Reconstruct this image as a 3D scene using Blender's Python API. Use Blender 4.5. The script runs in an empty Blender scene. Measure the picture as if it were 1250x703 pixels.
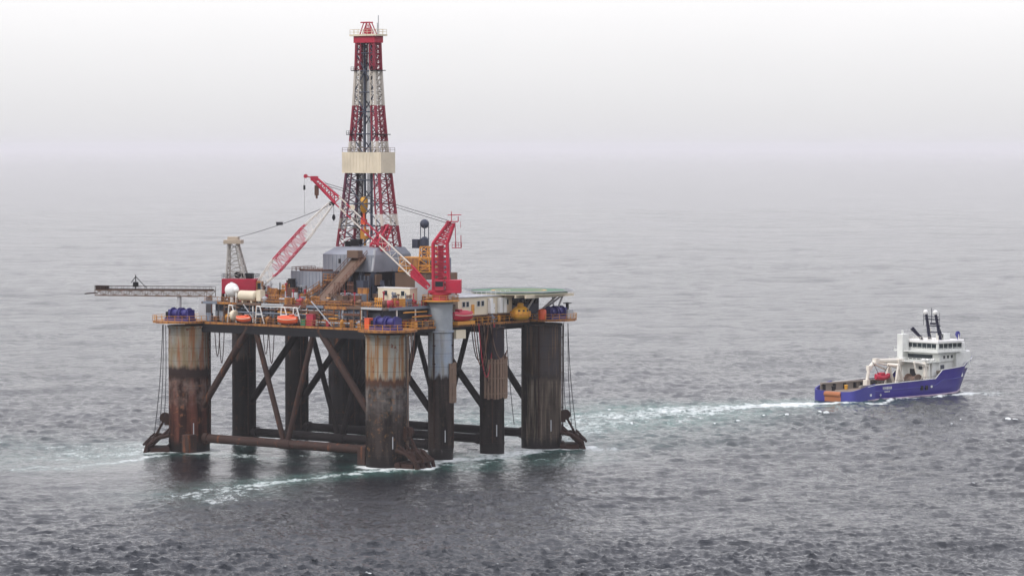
import bpy, math, random
import numpy as np
from mathutils import Vector, Matrix
random.seed(7)
R = math.radians
scene = bpy.context.scene
COL = scene.collection
scene.render.engine = 'CYCLES'
scene.cycles.use_denoising = True
scene.cycles.max_bounces = 6
scene.cycles.volume_bounces = 2
scene.view_settings.view_transform = 'Standard'
scene.view_settings.look = 'None'
scene.view_settings.exposure = 0.0
scene.view_settings.gamma = 1.0

# ------------------------------------------------------------------ materials
def new_mat(name):
    m = bpy.data.materials.new(name); m.use_nodes = True
    nt = m.node_tree
    return m, nt, nt.nodes['Principled BSDF']

def N(nt, t, **kw):
    n = nt.nodes.new(t)
    for k, v in kw.items(): setattr(n, k, v)
    return n

def mixc(nt, fac, a, b):
    n = N(nt, 'ShaderNodeMix', data_type='RGBA')
    for sock, v in ((n.inputs[0], fac), (n.inputs[6], a), (n.inputs[7], b)):
        if isinstance(v, bpy.types.NodeSocket): nt.links.new(v, sock)
        elif isinstance(v, (int, float)): sock.default_value = v
        else: sock.default_value = (*v, 1)
    return n.outputs[2]

def math_n(nt, op, a, b=None, c=None, clamp=False):
    n = N(nt, 'ShaderNodeMath', operation=op); n.use_clamp = clamp
    for i, v in enumerate((a, b, c)):
        if v is None: continue
        if isinstance(v, bpy.types.NodeSocket): nt.links.new(v, n.inputs[i])
        else: n.inputs[i].default_value = v
    return n.outputs[0]

def maprange(nt, v, a, b, c=0, d=1, smooth=False):
    n = N(nt, 'ShaderNodeMapRange')
    if smooth: n.interpolation_type = 'SMOOTHSTEP'
    nt.links.new(v, n.inputs[0])
    for i, x in enumerate((a, b, c, d)):
        if isinstance(x, bpy.types.NodeSocket): nt.links.new(x, n.inputs[i+1])
        else: n.inputs[i+1].default_value = x
    return n.outputs[0]

def noise(nt, vec, scale, detail=6, rough=.6, mapping=None, loc=None):
    if mapping or loc:
        mp = N(nt, 'ShaderNodeMapping'); nt.links.new(vec, mp.inputs[0])
        if mapping: mp.inputs['Scale'].default_value = mapping
        if loc: mp.inputs['Location'].default_value = loc
        vec = mp.outputs[0]
    n = N(nt, 'ShaderNodeTexNoise')
    nt.links.new(vec, n.inputs['Vector'])
    n.inputs['Scale'].default_value = scale
    n.inputs['Detail'].default_value = detail
    n.inputs['Roughness'].default_value = rough
    return n.outputs[0]

RUST = (.16, .055, .022)
def paint(name, col, rust=.25, rough=.55, metal=0., dirt=.35, scale=.5, rustcol=RUST):
    m, nt, b = new_mat(name)
    tc = N(nt, 'ShaderNodeTexCoord').outputs['Object']
    big = noise(nt, tc, scale*.5, 5)
    st = noise(nt, tc, scale*1.6, 8, .65, (1, 1, .18), (3, 1, 7))
    dirty = tuple(c*.45 for c in col)
    c1 = mixc(nt, maprange(nt, big, .35, .75, 0, dirt), col, dirty)
    thr = .78 - .42*rust
    c2 = mixc(nt, maprange(nt, st, thr, thr+.1, 0, .9 if rust > 0 else 0), c1, rustcol)
    nt.links.new(c2, b.inputs['Base Color'])
    b.inputs['Roughness'].default_value = rough
    b.inputs['Metallic'].default_value = metal
    if max(col) < .06: b.inputs['Specular IOR Level'].default_value = .15
    return m

def banded(name, stops, rough=.5, rust=.15, axis=2):
    """paint in bands along one object axis: stops = [(start, colour), ...] ascending"""
    m, nt, b = new_mat(name)
    tc = N(nt, 'ShaderNodeTexCoord').outputs['Object']
    sp = N(nt, 'ShaderNodeSeparateXYZ'); nt.links.new(tc, sp.inputs[0])
    z = sp.outputs[axis]
    c = stops[0][1]
    for zs, colr in stops[1:]:
        f = math_n(nt, 'GREATER_THAN', z, zs)
        c = mixc(nt, f, c, colr)
    st = noise(nt, tc, .9, 8, .65)
    thr = .78 - .42*rust
    c = mixc(nt, maprange(nt, st, thr, thr+.1, 0, .85), c, RUST)
    nt.links.new(c, b.inputs['Base Color'])
    b.inputs['Roughness'].default_value = rough
    return m

def column_mat(name, top, band, low, z1, z2, seed, streak=(.2, .07, .03), rusty=.5, wet=(.010, .008, .008), pale=None, warp=1.1, palez=None):
    """old column coating: top coat above z1, dark band z2..z1, fouled coat below, rust runs"""
    m, nt, b = new_mat(name)
    tc = N(nt, 'ShaderNodeTexCoord').outputs['Object']
    sp = N(nt, 'ShaderNodeSeparateXYZ'); nt.links.new(tc, sp.inputs[0])
    z = sp.outputs[2]
    n1 = noise(nt, tc, .35, 6, .6, None, (seed, 2, 0))
    runs = noise(nt, tc, 1.1, 7, .62, (1, 1, .05), (seed*3, 0, 1))
    runs2 = noise(nt, tc, .45, 5, .6, (1, 1, .09), (0, seed*5, 4))
    blot = noise(nt, tc, .8, 8, .7, None, (seed, seed, seed))
    zw = math_n(nt, 'ADD', z, maprange(nt, runs, .3, .7, -warp, warp))
    zw = math_n(nt, 'ADD', zw, maprange(nt, n1, .3, .7, -.35, .35))
    lowc = mixc(nt, maprange(nt, runs2, .42, .58), low, tuple(c*.18 for c in low))
    if pale:
        pf = maprange(nt, runs, .50, .66, 0, .8)
        if palez: pf = math_n(nt, 'MULTIPLY', math_n(nt, 'ADD', pf, maprange(nt, n1, .4, .6, 0, .7), clamp=True), maprange(nt, math_n(nt, 'ADD', z, maprange(nt, blot, .3, .7, -2.5, 2.5)), palez[0], palez[1], 0, 1))
        lowc = mixc(nt, pf, lowc, pale)
    lowc = mixc(nt, maprange(nt, blot, .55, .68, 0, .75*rusty+.1), lowc, streak)
    olive = (top[0]*.62, top[1]*.52, top[2]*.36)
    topc = mixc(nt, maprange(nt, runs2, .42, .58), top, olive)
    topc = mixc(nt, maprange(nt, noise(nt, tc, .16, 4, .6, (1, 1, .5), (seed*7, 3, 2)), .45, .58, 0, .7), topc, (top[0]*.85, top[1]*.98, top[2]*1.15))
    topc = mixc(nt, maprange(nt, runs, .60-.14*rusty, .70-.14*rusty, 0, .9), topc, streak)
    topc = mixc(nt, maprange(nt, blot, .60, .66, 0, rusty), topc, (.15, .035, .015))
    c = mixc(nt, maprange(nt, zw, z1-.5, z1+.5), band, topc)
    c = mixc(nt, maprange(nt, zw, z2-.5, z2+.5), lowc, c)
    c = mixc(nt, maprange(nt, zw, .9, 3.2, 1, 0, True), c, wet)
    nt.links.new(c, b.inputs['Base Color'])
    seam = math_n(nt, 'LESS_THAN', math_n(nt, 'FRACT', math_n(nt, 'DIVIDE', z, 2.9)), .035)
    c = mixc(nt, math_n(nt, 'MULTIPLY', seam, .4), c, (.015, .012, .01))
    nt.links.new(c, b.inputs['Base Color'])
    b.inputs['Specular IOR Level'].default_value = .12
    nt.links.new(maprange(nt, zw, .5, 3.5, .4, .8), b.inputs['Roughness'])
    bp = N(nt, 'ShaderNodeBump'); bp.inputs['Strength'].default_value = .25; bp.inputs['Distance'].default_value = .15
    nt.links.new(blot, bp.inputs['Height']); nt.links.new(bp.outputs[0], b.inputs['Normal'])
    return m

M = {}
M['red'] = paint('crimson_paint', (.47, .008, .042), .22, .5, dirt=.7)
M['redrust'] = paint('worn_red_paint', (.40, .02, .045), .35, .5)
M['white'] = paint('white_paint', (.78, .76, .70), .18, .45)
M['cream'] = paint('cream_paint', (.72, .64, .48), .3, .5, scale=.35)
M['clean'] = paint('clean_white', (.80, .80, .77), 0, .35, dirt=.15)
M['orange'] = paint('orange_paint', (.74, .10, .025), .15, .5, dirt=.6)
M['amber'] = paint('amber_paint', (.62, .27, .03), .35, .5)
M['amberrust'] = paint('rusty_amber', (.42, .175, .03), .75, .6, dirt=.7, scale=1)
M['yellow'] = paint('yellow_paint', (.68, .34, .02), .25, .5, dirt=.6)
M['rust'] = paint('rust', (.115, .045, .025), .5, .75, rustcol=(.22, .085, .03))
M['rustdark'] = paint('dark_rust', (.034, .018, .014), .4, .8, rustcol=(.09, .032, .018))
M['brace'] = paint('brace_coating', (.014, .011, .012), .2, .7, rustcol=(.06, .028, .018))
M['bracerust'] = paint('rusty_brace_coating', (.048, .028, .023), .5, .7, rustcol=(.17, .062, .026))
M['dark'] = paint('dark_steel', (.013, .013, .016), .15, .6)
M['darkblue'] = paint('dark_blue_steel', (.035, .045, .075), .2, .6)
M['winch'] = paint('blue_winch_paint', (.016, .012, .15), .08, .4)
M['grey'] = paint('grey_paint', (.255, .275, .315), .3, .55, dirt=.55)
M['lgrey'] = paint('light_grey_paint', (.44, .46, .48), .15, .5)
M['bgrey'] = paint('blue_grey_panel', (.17, .20, .25), .3, .6)
M['brown'] = paint('brown_steel', (.14, .085, .055), .5, .65)
M['green'] = paint('green_paint', (.03, .20, .09), .1, .5)
M['hdeck'] = paint('helideck_green', (.055, .17, .09), .05, .7, rustcol=(.3, .32, .28))
M['cable'] = paint('wire_rope', (.03, .03, .035), 0, .6)
M['hose'] = paint('hose_rubber', (.035, .018, .018), .3, .6)
M['deckplate'] = paint('deck_plate', (.12, .10, .085), .5, .75)
M['glass'] = paint('dark_glass', (.015, .025, .03), 0, .12, dirt=.1)
M['shipblue'] = paint('ship_blue', (.020, .007, .24), .10, .4, dirt=.6, rustcol=(.09, .06, .2))
M['shipblue_lighter'] = paint('ship_lighter_blue', (.032, .032, .25), .2, .45, dirt=.25)  # light on the curved stern put into the blue; also colours strake and disc
M['shiprust'] = paint('worn_orange_steel', (.38, .13, .045), .35, .65)
M['shipwhite'] = paint('ship_white', (.74, .76, .72), .15, .4, dirt=.5, rustcol=(.42, .32, .2))
M['shipcream'] = paint('ship_cream', (.76, .72, .63), .1, .45, dirt=.25)
M['shipdeck'] = paint('ship_wood_deck', (.20, .155, .12), .35, .8, rustcol=(.1, .08, .07))
M['shiprail'] = paint('ship_cargo_rail', (.27, .235, .20), .3, .7, rustcol=(.13, .1, .08))
M['mast'] = paint('mast_navy', (.012, .013, .035), 0, .5)
M['antifoul'] = paint('boot_topping', (.45, .35, .42), .4, .5, rustcol=(.1, .05, .12))

# ------------------------------------------------------------------ mesh builder
class MB:
    def __init__(s): s.v = []; s.f = []; s.m = []; s.sm = []
    def add(s, vs, fs, m=0, smooth=False):
        o = len(s.v); s.v += [tuple(p) for p in vs]
        for f in fs: s.f.append(tuple(i+o for i in f)); s.m.append(m); s.sm.append(smooth)
    def box(s, x0, x1, y0, y1, z0, z1, m=0):
        s.add([(x0,y0,z0),(x1,y0,z0),(x1,y1,z0),(x0,y1,z0),(x0,y0,z1),(x1,y0,z1),(x1,y1,z1),(x0,y1,z1)],
              [(3,2,1,0),(4,5,6,7),(0,1,5,4),(1,2,6,5),(2,3,7,6),(3,0,4,7)], m)
        return s
    def cbox(s, c, size, m=0, rz=0):
        hx, hy, hz = size[0]/2, size[1]/2, size[2]/2
        co, si = math.cos(rz), math.sin(rz)
        vs = []
        for z in (-hz, hz):
            for x, y in ((-hx,-hy),(hx,-hy),(hx,hy),(-hx,hy)):
                vs.append((c[0]+x*co-y*si, c[1]+x*si+y*co, c[2]+z))
        s.add(vs, [(3,2,1,0),(4,5,6,7),(0,1,5,4),(1,2,6,5),(2,3,7,6),(3,0,4,7)], m)
        return s
    def tube(s, p, q, r, r2=None, n=8, m=0, smooth=True):
        p, q = Vector(p), Vector(q); d = q-p
        if d.length < 1e-6: return s
        r2 = r if r2 is None else r2
        d.normalize()
        a = d.cross(Vector((0,0,1)))
        if a.length < 1e-3: a = Vector((1,0,0))
        a.normalize(); b = d.cross(a)
        vs = []
        for c, rr in ((p, r), (q, r2)):
            for i in range(n):
                t = 2*math.pi*(i+.5)/n
                vs.append(c + (a*math.cos(t)+b*math.sin(t))*rr)
        s.add(vs, [(i, (i+1)%n, n+(i+1)%n, n+i) for i in range(n)], m, smooth and n > 5)
        s.add(vs[:n], [tuple(reversed(range(n)))], m); s.add(vs[n:], [tuple(range(n))], m)
        return s
    def beam(s, p, q, w, m=0): return s.tube(p, q, w*.7, n=4, m=m, smooth=False)
    def path(s, pts, r, n=5, m=0):
        for p, q in zip(pts, pts[1:]): s.tube(p, q, r, n=n, m=m)
        return s
    def lathe(s, c, prof, n=24, m=0, smooth=True, axis='z'):
        vs = []
        for r, z in prof:
            for i in range(n):
                t = 2*math.pi*i/n
                x, y = r*math.cos(t), r*math.sin(t)
                if axis == 'z': vs.append((c[0]+x, c[1]+y, c[2]+z))
                elif axis == 'x': vs.append((c[0]+z, c[1]+x, c[2]+y))
                else: vs.append((c[0]+x, c[1]+z, c[2]+y))
        k = len(prof)
        fl = axis == 'y'
        fs = []
        for j in range(k-1):
            for i in range(n):
                q = (j*n+i, j*n+(i+1)%n, (j+1)*n+(i+1)%n, (j+1)*n+i)
                fs.append(tuple(reversed(q)) if fl else q)
        s.add(vs, fs, m, smooth)
        if prof[0][0] > 1e-4: s.add(vs[:n], [tuple(range(n)) if fl else tuple(reversed(range(n)))], m)
        if prof[-1][0] > 1e-4: s.add(vs[-n:], [tuple(reversed(range(n))) if fl else tuple(range(n))], m)
        return s
    def sphere(s, c, r, n=20, m=0, sz=1):
        return s.lathe(c, [(r*math.sin(math.pi*i/12)+1e-5, -r*sz*math.cos(math.pi*i/12)) for i in range(13)], n, m)
    def prism(s, pts, z0, z1, m=0):
        n = len(pts)
        vs = [(x,y,z0) for x,y in pts]+[(x,y,z1) for x,y in pts]
        s.add(vs, [tuple(reversed(range(n))), tuple(range(n,2*n))]+[(i,(i+1)%n,n+(i+1)%n,n+i) for i in range(n)], m)
        return s
    def railing(s, pts, h=1.15, r=.05, step=2.0, m=0, rails=(1., .5)):
        for p, q in zip(pts, pts[1:]):
            p, q = Vector(p), Vector(q); L = (q-p).length; k = max(1, round(L/step))
            for i in range(k+1):
                c = p.lerp(q, i/k); s.tube(c, c+Vector((0,0,h)), r, n=4, m=m)
            for f in rails: s.tube(p+Vector((0,0,h*f)), q+Vector((0,0,h*f)), r, n=4, m=m)
        return s
    def truss(s, A, B, wa, wb, bays, rc, rl, up=(0,0,1), m=0):
        """four chord lattice from A to B, widths wa (start) and wb (end)"""
        A, B = Vector(A), Vector(B); d = (B-A).normalized()
        sx = d.cross(Vector(up)).normalized(); sy = sx.cross(d).normalized()
        ring = []
        for i in range(bays+1):
            f = i/bays; c = A.lerp(B, f); w = wa[0]+(wb[0]-wa[0])*f; h = wa[1]+(wb[1]-wa[1])*f
            ring.append([c+sx*w/2*a+sy*h/2*b for a, b in ((-1,-1),(1,-1),(1,1),(-1,1))])
        for i in range(bays):
            for k in range(4):
                s.tube(ring[i][k], ring[i+1][k], rc, n=5, m=m)
                k2 = (k+1) % 4
                s.tube(ring[i][k], ring[i][k2], rl, n=4, m=m)
                if i % 2: s.tube(ring[i][k], ring[i+1][k2], rl, n=4, m=m)
                else: s.tube(ring[i][k2], ring[i+1][k], rl, n=4, m=m)
        for k in range(4): s.tube(ring[-1][k], ring[-1][(k+1)%4], rl, n=4, m=m)
        return s
    def build(s, name, mat, parent=None, off=None, bevel=0):
        if off is None: off = root_off(parent)
        me = bpy.data.meshes.new(name)
        me.from_pydata([(x-off[0], y-off[1], z-off[2]) for x, y, z in s.v], [], s.f)
        mats = mat if isinstance(mat, (list, tuple)) else [mat]
        for mm in mats: me.materials.append(M[mm] if isinstance(mm, str) else mm)
        me.polygons.foreach_set('material_index', s.m)
        me.polygons.foreach_set('use_smooth', s.sm)
        me.update()
        if any(s.sm): me.set_sharp_from_angle(angle=R(38))
        o = bpy.data.objects.new(name, me); COL.objects.link(o)
        if parent: o.parent = parent
        if bevel:
            b = o.modifiers.new('bevel', 'BEVEL'); b.width = bevel; b.segments = 2; b.limit_method = 'ANGLE'
        return o

OFFS = {}
def root_off(o):
    while o is not None:
        if o.name in OFFS: return OFFS[o.name]
        o = o.parent
    return (0, 0, 0)

# rig frame: x runs from the near corner column to the right one, y from the near one to the left one
EX, EY, TH = -26.84, 700.0, R(52.4)
bx_, by_ = math.cos(TH), math.sin(TH)
def W(x, y, z=0): return Vector((EX + bx_*x - by_*y, EY + by_*x + bx_*y, z))

def tag(o, label, cat, group=None, kind=None):
    o['label'] = label; o['category'] = cat
    if group: o['group'] = group
    if kind: o['kind'] = kind
    return o
def thing(name, label, cat, origin, group=None):
    """an Empty at a spot of the rig frame; children are built in rig coordinates"""
    o = bpy.data.objects.new(name, None); COL.objects.link(o)
    o.location = W(*origin); o.rotation_euler = (0, 0, TH); o.empty_display_size = .5
    OFFS[o.name] = origin
    return tag(o, label, cat, group)
def free_thing(name, label, cat, loc, rz, group=None):
    o = bpy.data.objects.new(name, None); COL.objects.link(o)
    o.location = loc; o.rotation_euler = (0, 0, rz); o.empty_display_size = .5
    OFFS[o.name] = (0, 0, 0)
    return tag(o, label, cat, group)

LB, LA = 55.0, 58.0
TC = [0, LB/3, 2*LB/3, LB]          # column lines along x
# ------------------------------------------------------------------ the platform
RIG = thing('drilling_platform', 'rusty eight legged offshore drilling platform floating on braced round columns', 'oil rig', (LB/2, LA/2, 0))

beige = (.40, .35, .26); bluegrey = (.36, .40, .43)
cm = {
 'near': column_mat('coat_near', (.32, .295, .235), (.070, .032, .020), (.040, .030, .027), 18.9, 17.2, 1, streak=(.24, .115, .04), rusty=.9, pale=(.17, .155, .145), palez=(8, 15)),
 'left': column_mat('coat_left', (.31, .28, .23), (.030, .018, .016), (.10, .034, .023), 18.9, 16.3, 2, streak=(.23, .085, .035), rusty=.8, pale=(.19, .135, .115), warp=.5, palez=(9, 14)),
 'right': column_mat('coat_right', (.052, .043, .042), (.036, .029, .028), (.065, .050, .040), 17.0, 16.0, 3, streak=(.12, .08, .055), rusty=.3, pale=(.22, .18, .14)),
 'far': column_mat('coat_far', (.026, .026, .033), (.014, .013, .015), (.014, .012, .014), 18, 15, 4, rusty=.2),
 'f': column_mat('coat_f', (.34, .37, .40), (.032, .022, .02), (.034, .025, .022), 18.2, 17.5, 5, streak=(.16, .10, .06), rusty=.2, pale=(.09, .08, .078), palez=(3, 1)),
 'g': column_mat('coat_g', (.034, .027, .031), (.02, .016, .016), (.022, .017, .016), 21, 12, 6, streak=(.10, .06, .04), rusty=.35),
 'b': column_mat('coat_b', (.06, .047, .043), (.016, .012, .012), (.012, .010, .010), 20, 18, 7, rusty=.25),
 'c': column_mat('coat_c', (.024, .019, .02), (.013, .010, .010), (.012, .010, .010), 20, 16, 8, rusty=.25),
}
RB, RS = 4.6, 2.75
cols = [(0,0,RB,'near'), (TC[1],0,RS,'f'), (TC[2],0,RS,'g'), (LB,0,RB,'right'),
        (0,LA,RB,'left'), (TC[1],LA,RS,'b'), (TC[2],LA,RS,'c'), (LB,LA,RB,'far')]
def column(x, y, r, k):
    mb = MB()
    prof = [(r, -6), (r, 2.0), (r+.1, 2.0), (r+.1, 2.35), (r, 2.35)]
    for z in (9.5, 16.2, 22.6): prof += [(r, z), (r+.06, z), (r+.06, z+.22), (r, z+.22)]
    prof += [(r, 27.6), (r+.25, 27.9), (r+.25, 28.2)]
    mb.lathe((x, y, 0), prof, 56 if r > 3 else 40)
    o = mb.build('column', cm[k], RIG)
    # pipes and ladder running up the column are sub-parts
    dirs = {'near': (-78, -30, 25), 'left': (-60, -20), 'right': (-150, -50), 'f': (-170, -75), 'g': (-140,), 'far': (-120,), 'b': (-120,), 'c': (-120,)}[k]
    for a in dirs:
        a = R(a - 0); q = MB()
        px, py = x+math.cos(a)*(r+.28), y+math.sin(a)*(r+.28)
        q.tube((px, py, 2.5), (px, py, 27.8), .16, n=7)
        for z in range(5, 28, 4): q.cbox((x+math.cos(a)*(r+.12), y+math.sin(a)*(r+.12), z), (.5, .5, .25), rz=a)
        q.build('riser_pipe', 'rustdark' if k != 'near' else 'brown', o)
    if k in ('near', 'left', 'f', 'g', 'right'):
        a = R({'near': -125, 'left': -125, 'f': -120, 'g': -120, 'right': -115}[k]); q = MB()
        tx, ty = -math.sin(a), math.cos(a); bx, by = x+math.cos(a)*(r+.03), y+math.sin(a)*(r+.03)
        q.cbox((bx, by, 5.2), (.08, .20, 2.6), rz=a)
        q.build('draft_mark', 'lgrey', o)
    return o
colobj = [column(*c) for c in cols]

# bundles of fender tubes on the two thin near columns
for (x, a0, a1, k, z0, z1) in ((TC[1], -100, -25, 7, 12.6, 21.2), (TC[2], -170, -15, 13, 12.4, 21.3)):
    mb = MB()
    for i in range(k):
        a = R(a0+(a1-a0)*i/(k-1)); rr = RS+.45
        p = (x+math.cos(a)*rr, math.sin(a)*rr)
        dz = random.uniform(-.25, .25)
        mb.tube((*p, z0+dz), (*p, z1+dz), .30, n=8)
    for z in (z0+1, (z0+z1)/2, z1-1):
        pts = [(x+math.cos(R(a0+(a1-a0)*i/14))*(RS+.62), math.sin(R(a0+(a1-a0)*i/14))*(RS+.62), z) for i in range(15)]
        mb.path(pts, .14, 5)
    mb.build('fender', paint('fender_steel_%d' % k, (.20, .13, .088), .55, .75, rustcol=(.09, .05, .035), scale=1.2), RIG)

# bracing: the same W in each of the four planes across the rig
for i, x in enumerate(TC):
    r = RB if i in (0, 3) else RS
    z0 = 3.0
    mat = 'bracerust' if i == 0 else 'brace'
    MB().tube((x, r-.2, z0), (x, LA-r+.2, z0), 1.0, n=16).build('transverse_beam', mat, RIG)
    n1, n2 = (x, LA*.345, 28.4), (x, LA*.675, 28.4)
    MB().tube((x, r-.3, 10.2), (x, LA*.33, 28.4), .78, n=14).build('brace', mat, RIG)
    MB().tube((x, LA*.5-.4, z0), (x, LA*.345+.6, 28.4), .62, n=14).build('brace', mat, RIG)
    MB().tube((x, LA*.5+.4, z0), (x, LA*.655, 28.4), .62, n=14).build('brace', mat, RIG)
    MB().tube((x, LA-r+.3, 10.2), (x, LA*.685, 28.4), .78, n=14).build('brace', mat, RIG)
    MB().tube((x, LA*.5-1.6, z0), (x, LA*.5+1.6, z0), 1.12, n=16).build('joint_can', mat, RIG)
    for y in (r+.2, LA-r-1.4): MB().tube((x, y, z0), (x, y+1.2, z0), 1.25, n=16).build('joint_can', mat, RIG)
# rusty boxes at the foot of the near-left beam
for x, y in ((-3.9, LA-3.6), (-1.6, 4.9)):
    MB().cbox((x, y, 2.0), (2.6, 2.2, 4.0)).build('bilge_box', 'bracerust', RIG, bevel=.12)

# anchor racks, fairleads, anchors and anchor chains at three corners
def rack(cx, cy, ang, k=0):
    d = Vector((math.cos(ang), math.sin(ang), 0)); t = Vector((-d.y, d.x, 0)); c = Vector((cx, cy, 0))
    mb = MB()
    for s in (-3.2, -1.1, 1.1, 3.2):
        pts = [c+d*(RB-.4)+t*s+Vector((0,0,3.6)), c+d*(RB+2.2)+t*s*1.05+Vector((0,0,3.0)), c+d*(RB+4.6)+t*s*1.1+Vector((0,0,1.3)), c+d*(RB+5.4)+t*s*1.1+Vector((0,0,-1.5))]
        mb.path(pts, .42, 10)
    mb.tube(c+d*(RB+2.2)-t*3.6+Vector((0,0,3.0)), c+d*(RB+2.2)+t*3.6+Vector((0,0,3.0)), .38, n=10)
    mb.tube(c+d*(RB+4.6)-t*3.8+Vector((0,0,1.3)), c+d*(RB+4.6)+t*3.8+Vector((0,0,1.3)), .45, n=10)
    mb.tube(c+d*(RB+.2)-t*3.8+Vector((0,0,.5)), c+d*(RB+.2)+t*3.8+Vector((0,0,.5)), .7, n=12)
    mb.cbox(c+d*(RB+1.8)+Vector((0,0,.1)), (4.2, 6.6, 1.5), rz=ang)
    for s in (-2.6, -.2, 2.0):
        mb.tube(c+d*(RB+.1)+t*s+Vector((0,0,4.6)), c+d*(RB+4.2)+t*(s+.8)+Vector((0,0,.6)), .3, n=8)
        mb.tube(c+d*(RB+3.0)+t*s+Vector((0,0,3.1)), c+d*(RB+5.2)+t*s+Vector((0,0,-1)), .55, n=10)
    mb.build('anchor_rack', 'rustdark', RIG)
    fl = MB()
    p = c+d*(RB+.9)+Vector((0,0,7.4))
    fl.tube(p-t*.45, p+t*.45, 1.15, n=18); fl.tube(p-t*.8, p+t*.8, .35, n=10)
    fl.cbox(c+d*(RB+.3)+Vector((0,0,7.0)), (1.2, 1.9, 2.6), rz=ang)
    fl.tube(c+d*(RB+1.2)+Vector((0,0,6.6)), c+d*(RB+3.0)+Vector((0,0,3.3)), .28, n=8)
    fl.build('fairlead', 'rustdark', RIG)
    # the anchor hung on the rack
    o = c+d*(RB+4.2)+Vector((0,0,2.2))
    return o, d, t
ANCH = [((0, LA), R(128), 'at the foot of the left corner column', 'left'),
        ((LB, 0), R(-52), 'at the foot of the right corner column', 'right'),
        ((0, 0), R(-82), 'at the foot of the nearest column', 'near')]
for (cx, cy), ang, where, key in ANCH:
    o, d, t = rack(cx, cy, ang)
    an = thing('anchor', 'brown rusted ship anchor hung on the rack ' + where, 'anchor', tuple(o), 'anchors hung at the feet of the columns')
    sh = MB()
    sh.tube(o-d*2.0+Vector((0,0,1.5)), o+d*1.2+Vector((0,0,-.7)), .28, n=8)
    sh.tube(o-d*2.2+Vector((0,0,1.3))-t*.3, o-d*2.2+Vector((0,0,1.3))+t*.3, .4, n=10)
    sh.build('shank', 'rustdark', an)
    for s in (-1, 1):
        f = MB()
        p0 = o+d*1.2+t*s*.35+Vector((0,0,-.7))
        f.add([p0, p0+t*s*1.0-d*.2, p0+t*s*1.3-d*1.6+Vector((0,0,1.6)), p0+t*s*.5-d*2.3+Vector((0,0,2.2)),
               p0+Vector((0,0,.35))+d*.2, p0+t*s*1.0+Vector((0,0,.35)), p0+t*s*1.3-d*1.4+Vector((0,0,1.95)), p0+t*s*.5-d*2.1+Vector((0,0,2.5))],
              [(0,1,2,3),(7,6,5,4),(0,4,5,1),(1,5,6,2),(2,6,7,3),(3,7,4,0)])
        f.build('fluke', 'rustdark', an)
    cr = MB(); cr.tube(o+d*1.3-t*1.7+Vector((0,0,-.75)), o+d*1.3+t*1.7+Vector((0,0,-.75)), .3, n=8); cr.build('crown', 'rustdark', an)
    if key == 'near': spots = ((-.6, .4, 'left'),)
    else: spots = ((-2.2, 2.4, 'outer'), (-.8, 3.4, 'middle'), (1.5, .6, 'inner'))
    for s, out, nm in spots:
        top = Vector((cx, cy, 28.3))+d*(RB+(1.4 if out > 1 else .5))+t*s
        bot = Vector((cx, cy, 7.6 if out < 1 else 3.2))+d*(RB+(.9 if out < 1 else out))+t*s*.6
        ch = MB(); pts = []
        for i in range(13):
            f = i/12; p = top.lerp(bot, f); p = p - Vector((0,0,1))*0 + d*(-math.sin(math.pi*f)*.35*min(1, out)); pts.append(p)
        ch.path(pts, .085, 5)
        og = tuple(bot)
        c_ = ch.build('anchor_chain', 'cable', None, off=og)
        c_.location = W(*og); c_.rotation_euler = (0, 0, TH)
        lab = {'outer': 'anchor chain slanting down to the anchor rack, set farthest along from the %s corner column',
               'middle': 'slack dark anchor chain hanging between two others beside the %s corner column',
               'inner': 'upright dark anchor chain hugging the side of the %s corner column down to the fairlead',
               'left': 'single anchor chain running down the face of the %s column to its fairlead'}[nm]
        tag(c_, lab % {'left': 'left', 'right': 'right', 'near': 'nearest'}[key], 'anchor chain', 'anchor chains beside the columns')

# ---- decks
ZL, ZU = 29.3, 33.6
def octo(cx, cy, r, n=10, rot=0): return [(cx+r*math.cos(2*math.pi*i/n+rot), cy+r*math.sin(2*math.pi*i/n+rot)) for i in range(n)]
mb = MB()
mb.box(-.6, LB+.6, -.6, LA+.6, 28.2, ZL-.05)
for x in TC: mb.box(x-.7, x+.7, .1, LA-.1, 26.9, 28.2)
for y in np.linspace(2, LA-2, 8): mb.box(.2, LB-.2, y-.3, y+.3, 27.3, 28.19)
mb.build('lower_deck', 'dark', RIG)
# coloured deck edge beams
for nm, p0, p1 in (('edge_beam', (-.75, 5.5), (-.62, LA-5.5)), ):
    MB().box(p0[0], p1[0], p0[1], p1[1], 28.75, 29.25).build('edge_beam', 'amberrust', RIG)
MB().box(5.5, LB-5.5, -.75, -.62, 28.75, 29.25).build('edge_beam', 'amberrust', RIG)
for cx, cy in ((0,0), (LB,0), (0,LA), (LB,LA)):
    ox, oy = (1 if cx else -1)*1.2, (1 if cy else -1)*1.2
    pts = octo(cx+ox, cy+oy, 6.4, 12, .26)
    pl = MB().prism(pts, 28.85, ZL); o = pl.build('corner_platform', 'amberrust', RIG)
    rl = MB().railing([(x, y, ZL) for x, y in pts[:]+pts[:1]], 1.2, .06, 1.7)
    rl.build('railing', 'amber', o)
# edge railings
MB().railing([(-.6, 7.5, ZL), (-.6, LA-7, ZL)], 1.2, .06, 1.9).build('railing', 'amberrust', RIG)
MB().railing([(7.5, -.6, ZL), (LB-7, -.6, ZL)], 1.2, .06, 1.9).build('railing', 'amber', RIG)
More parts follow.
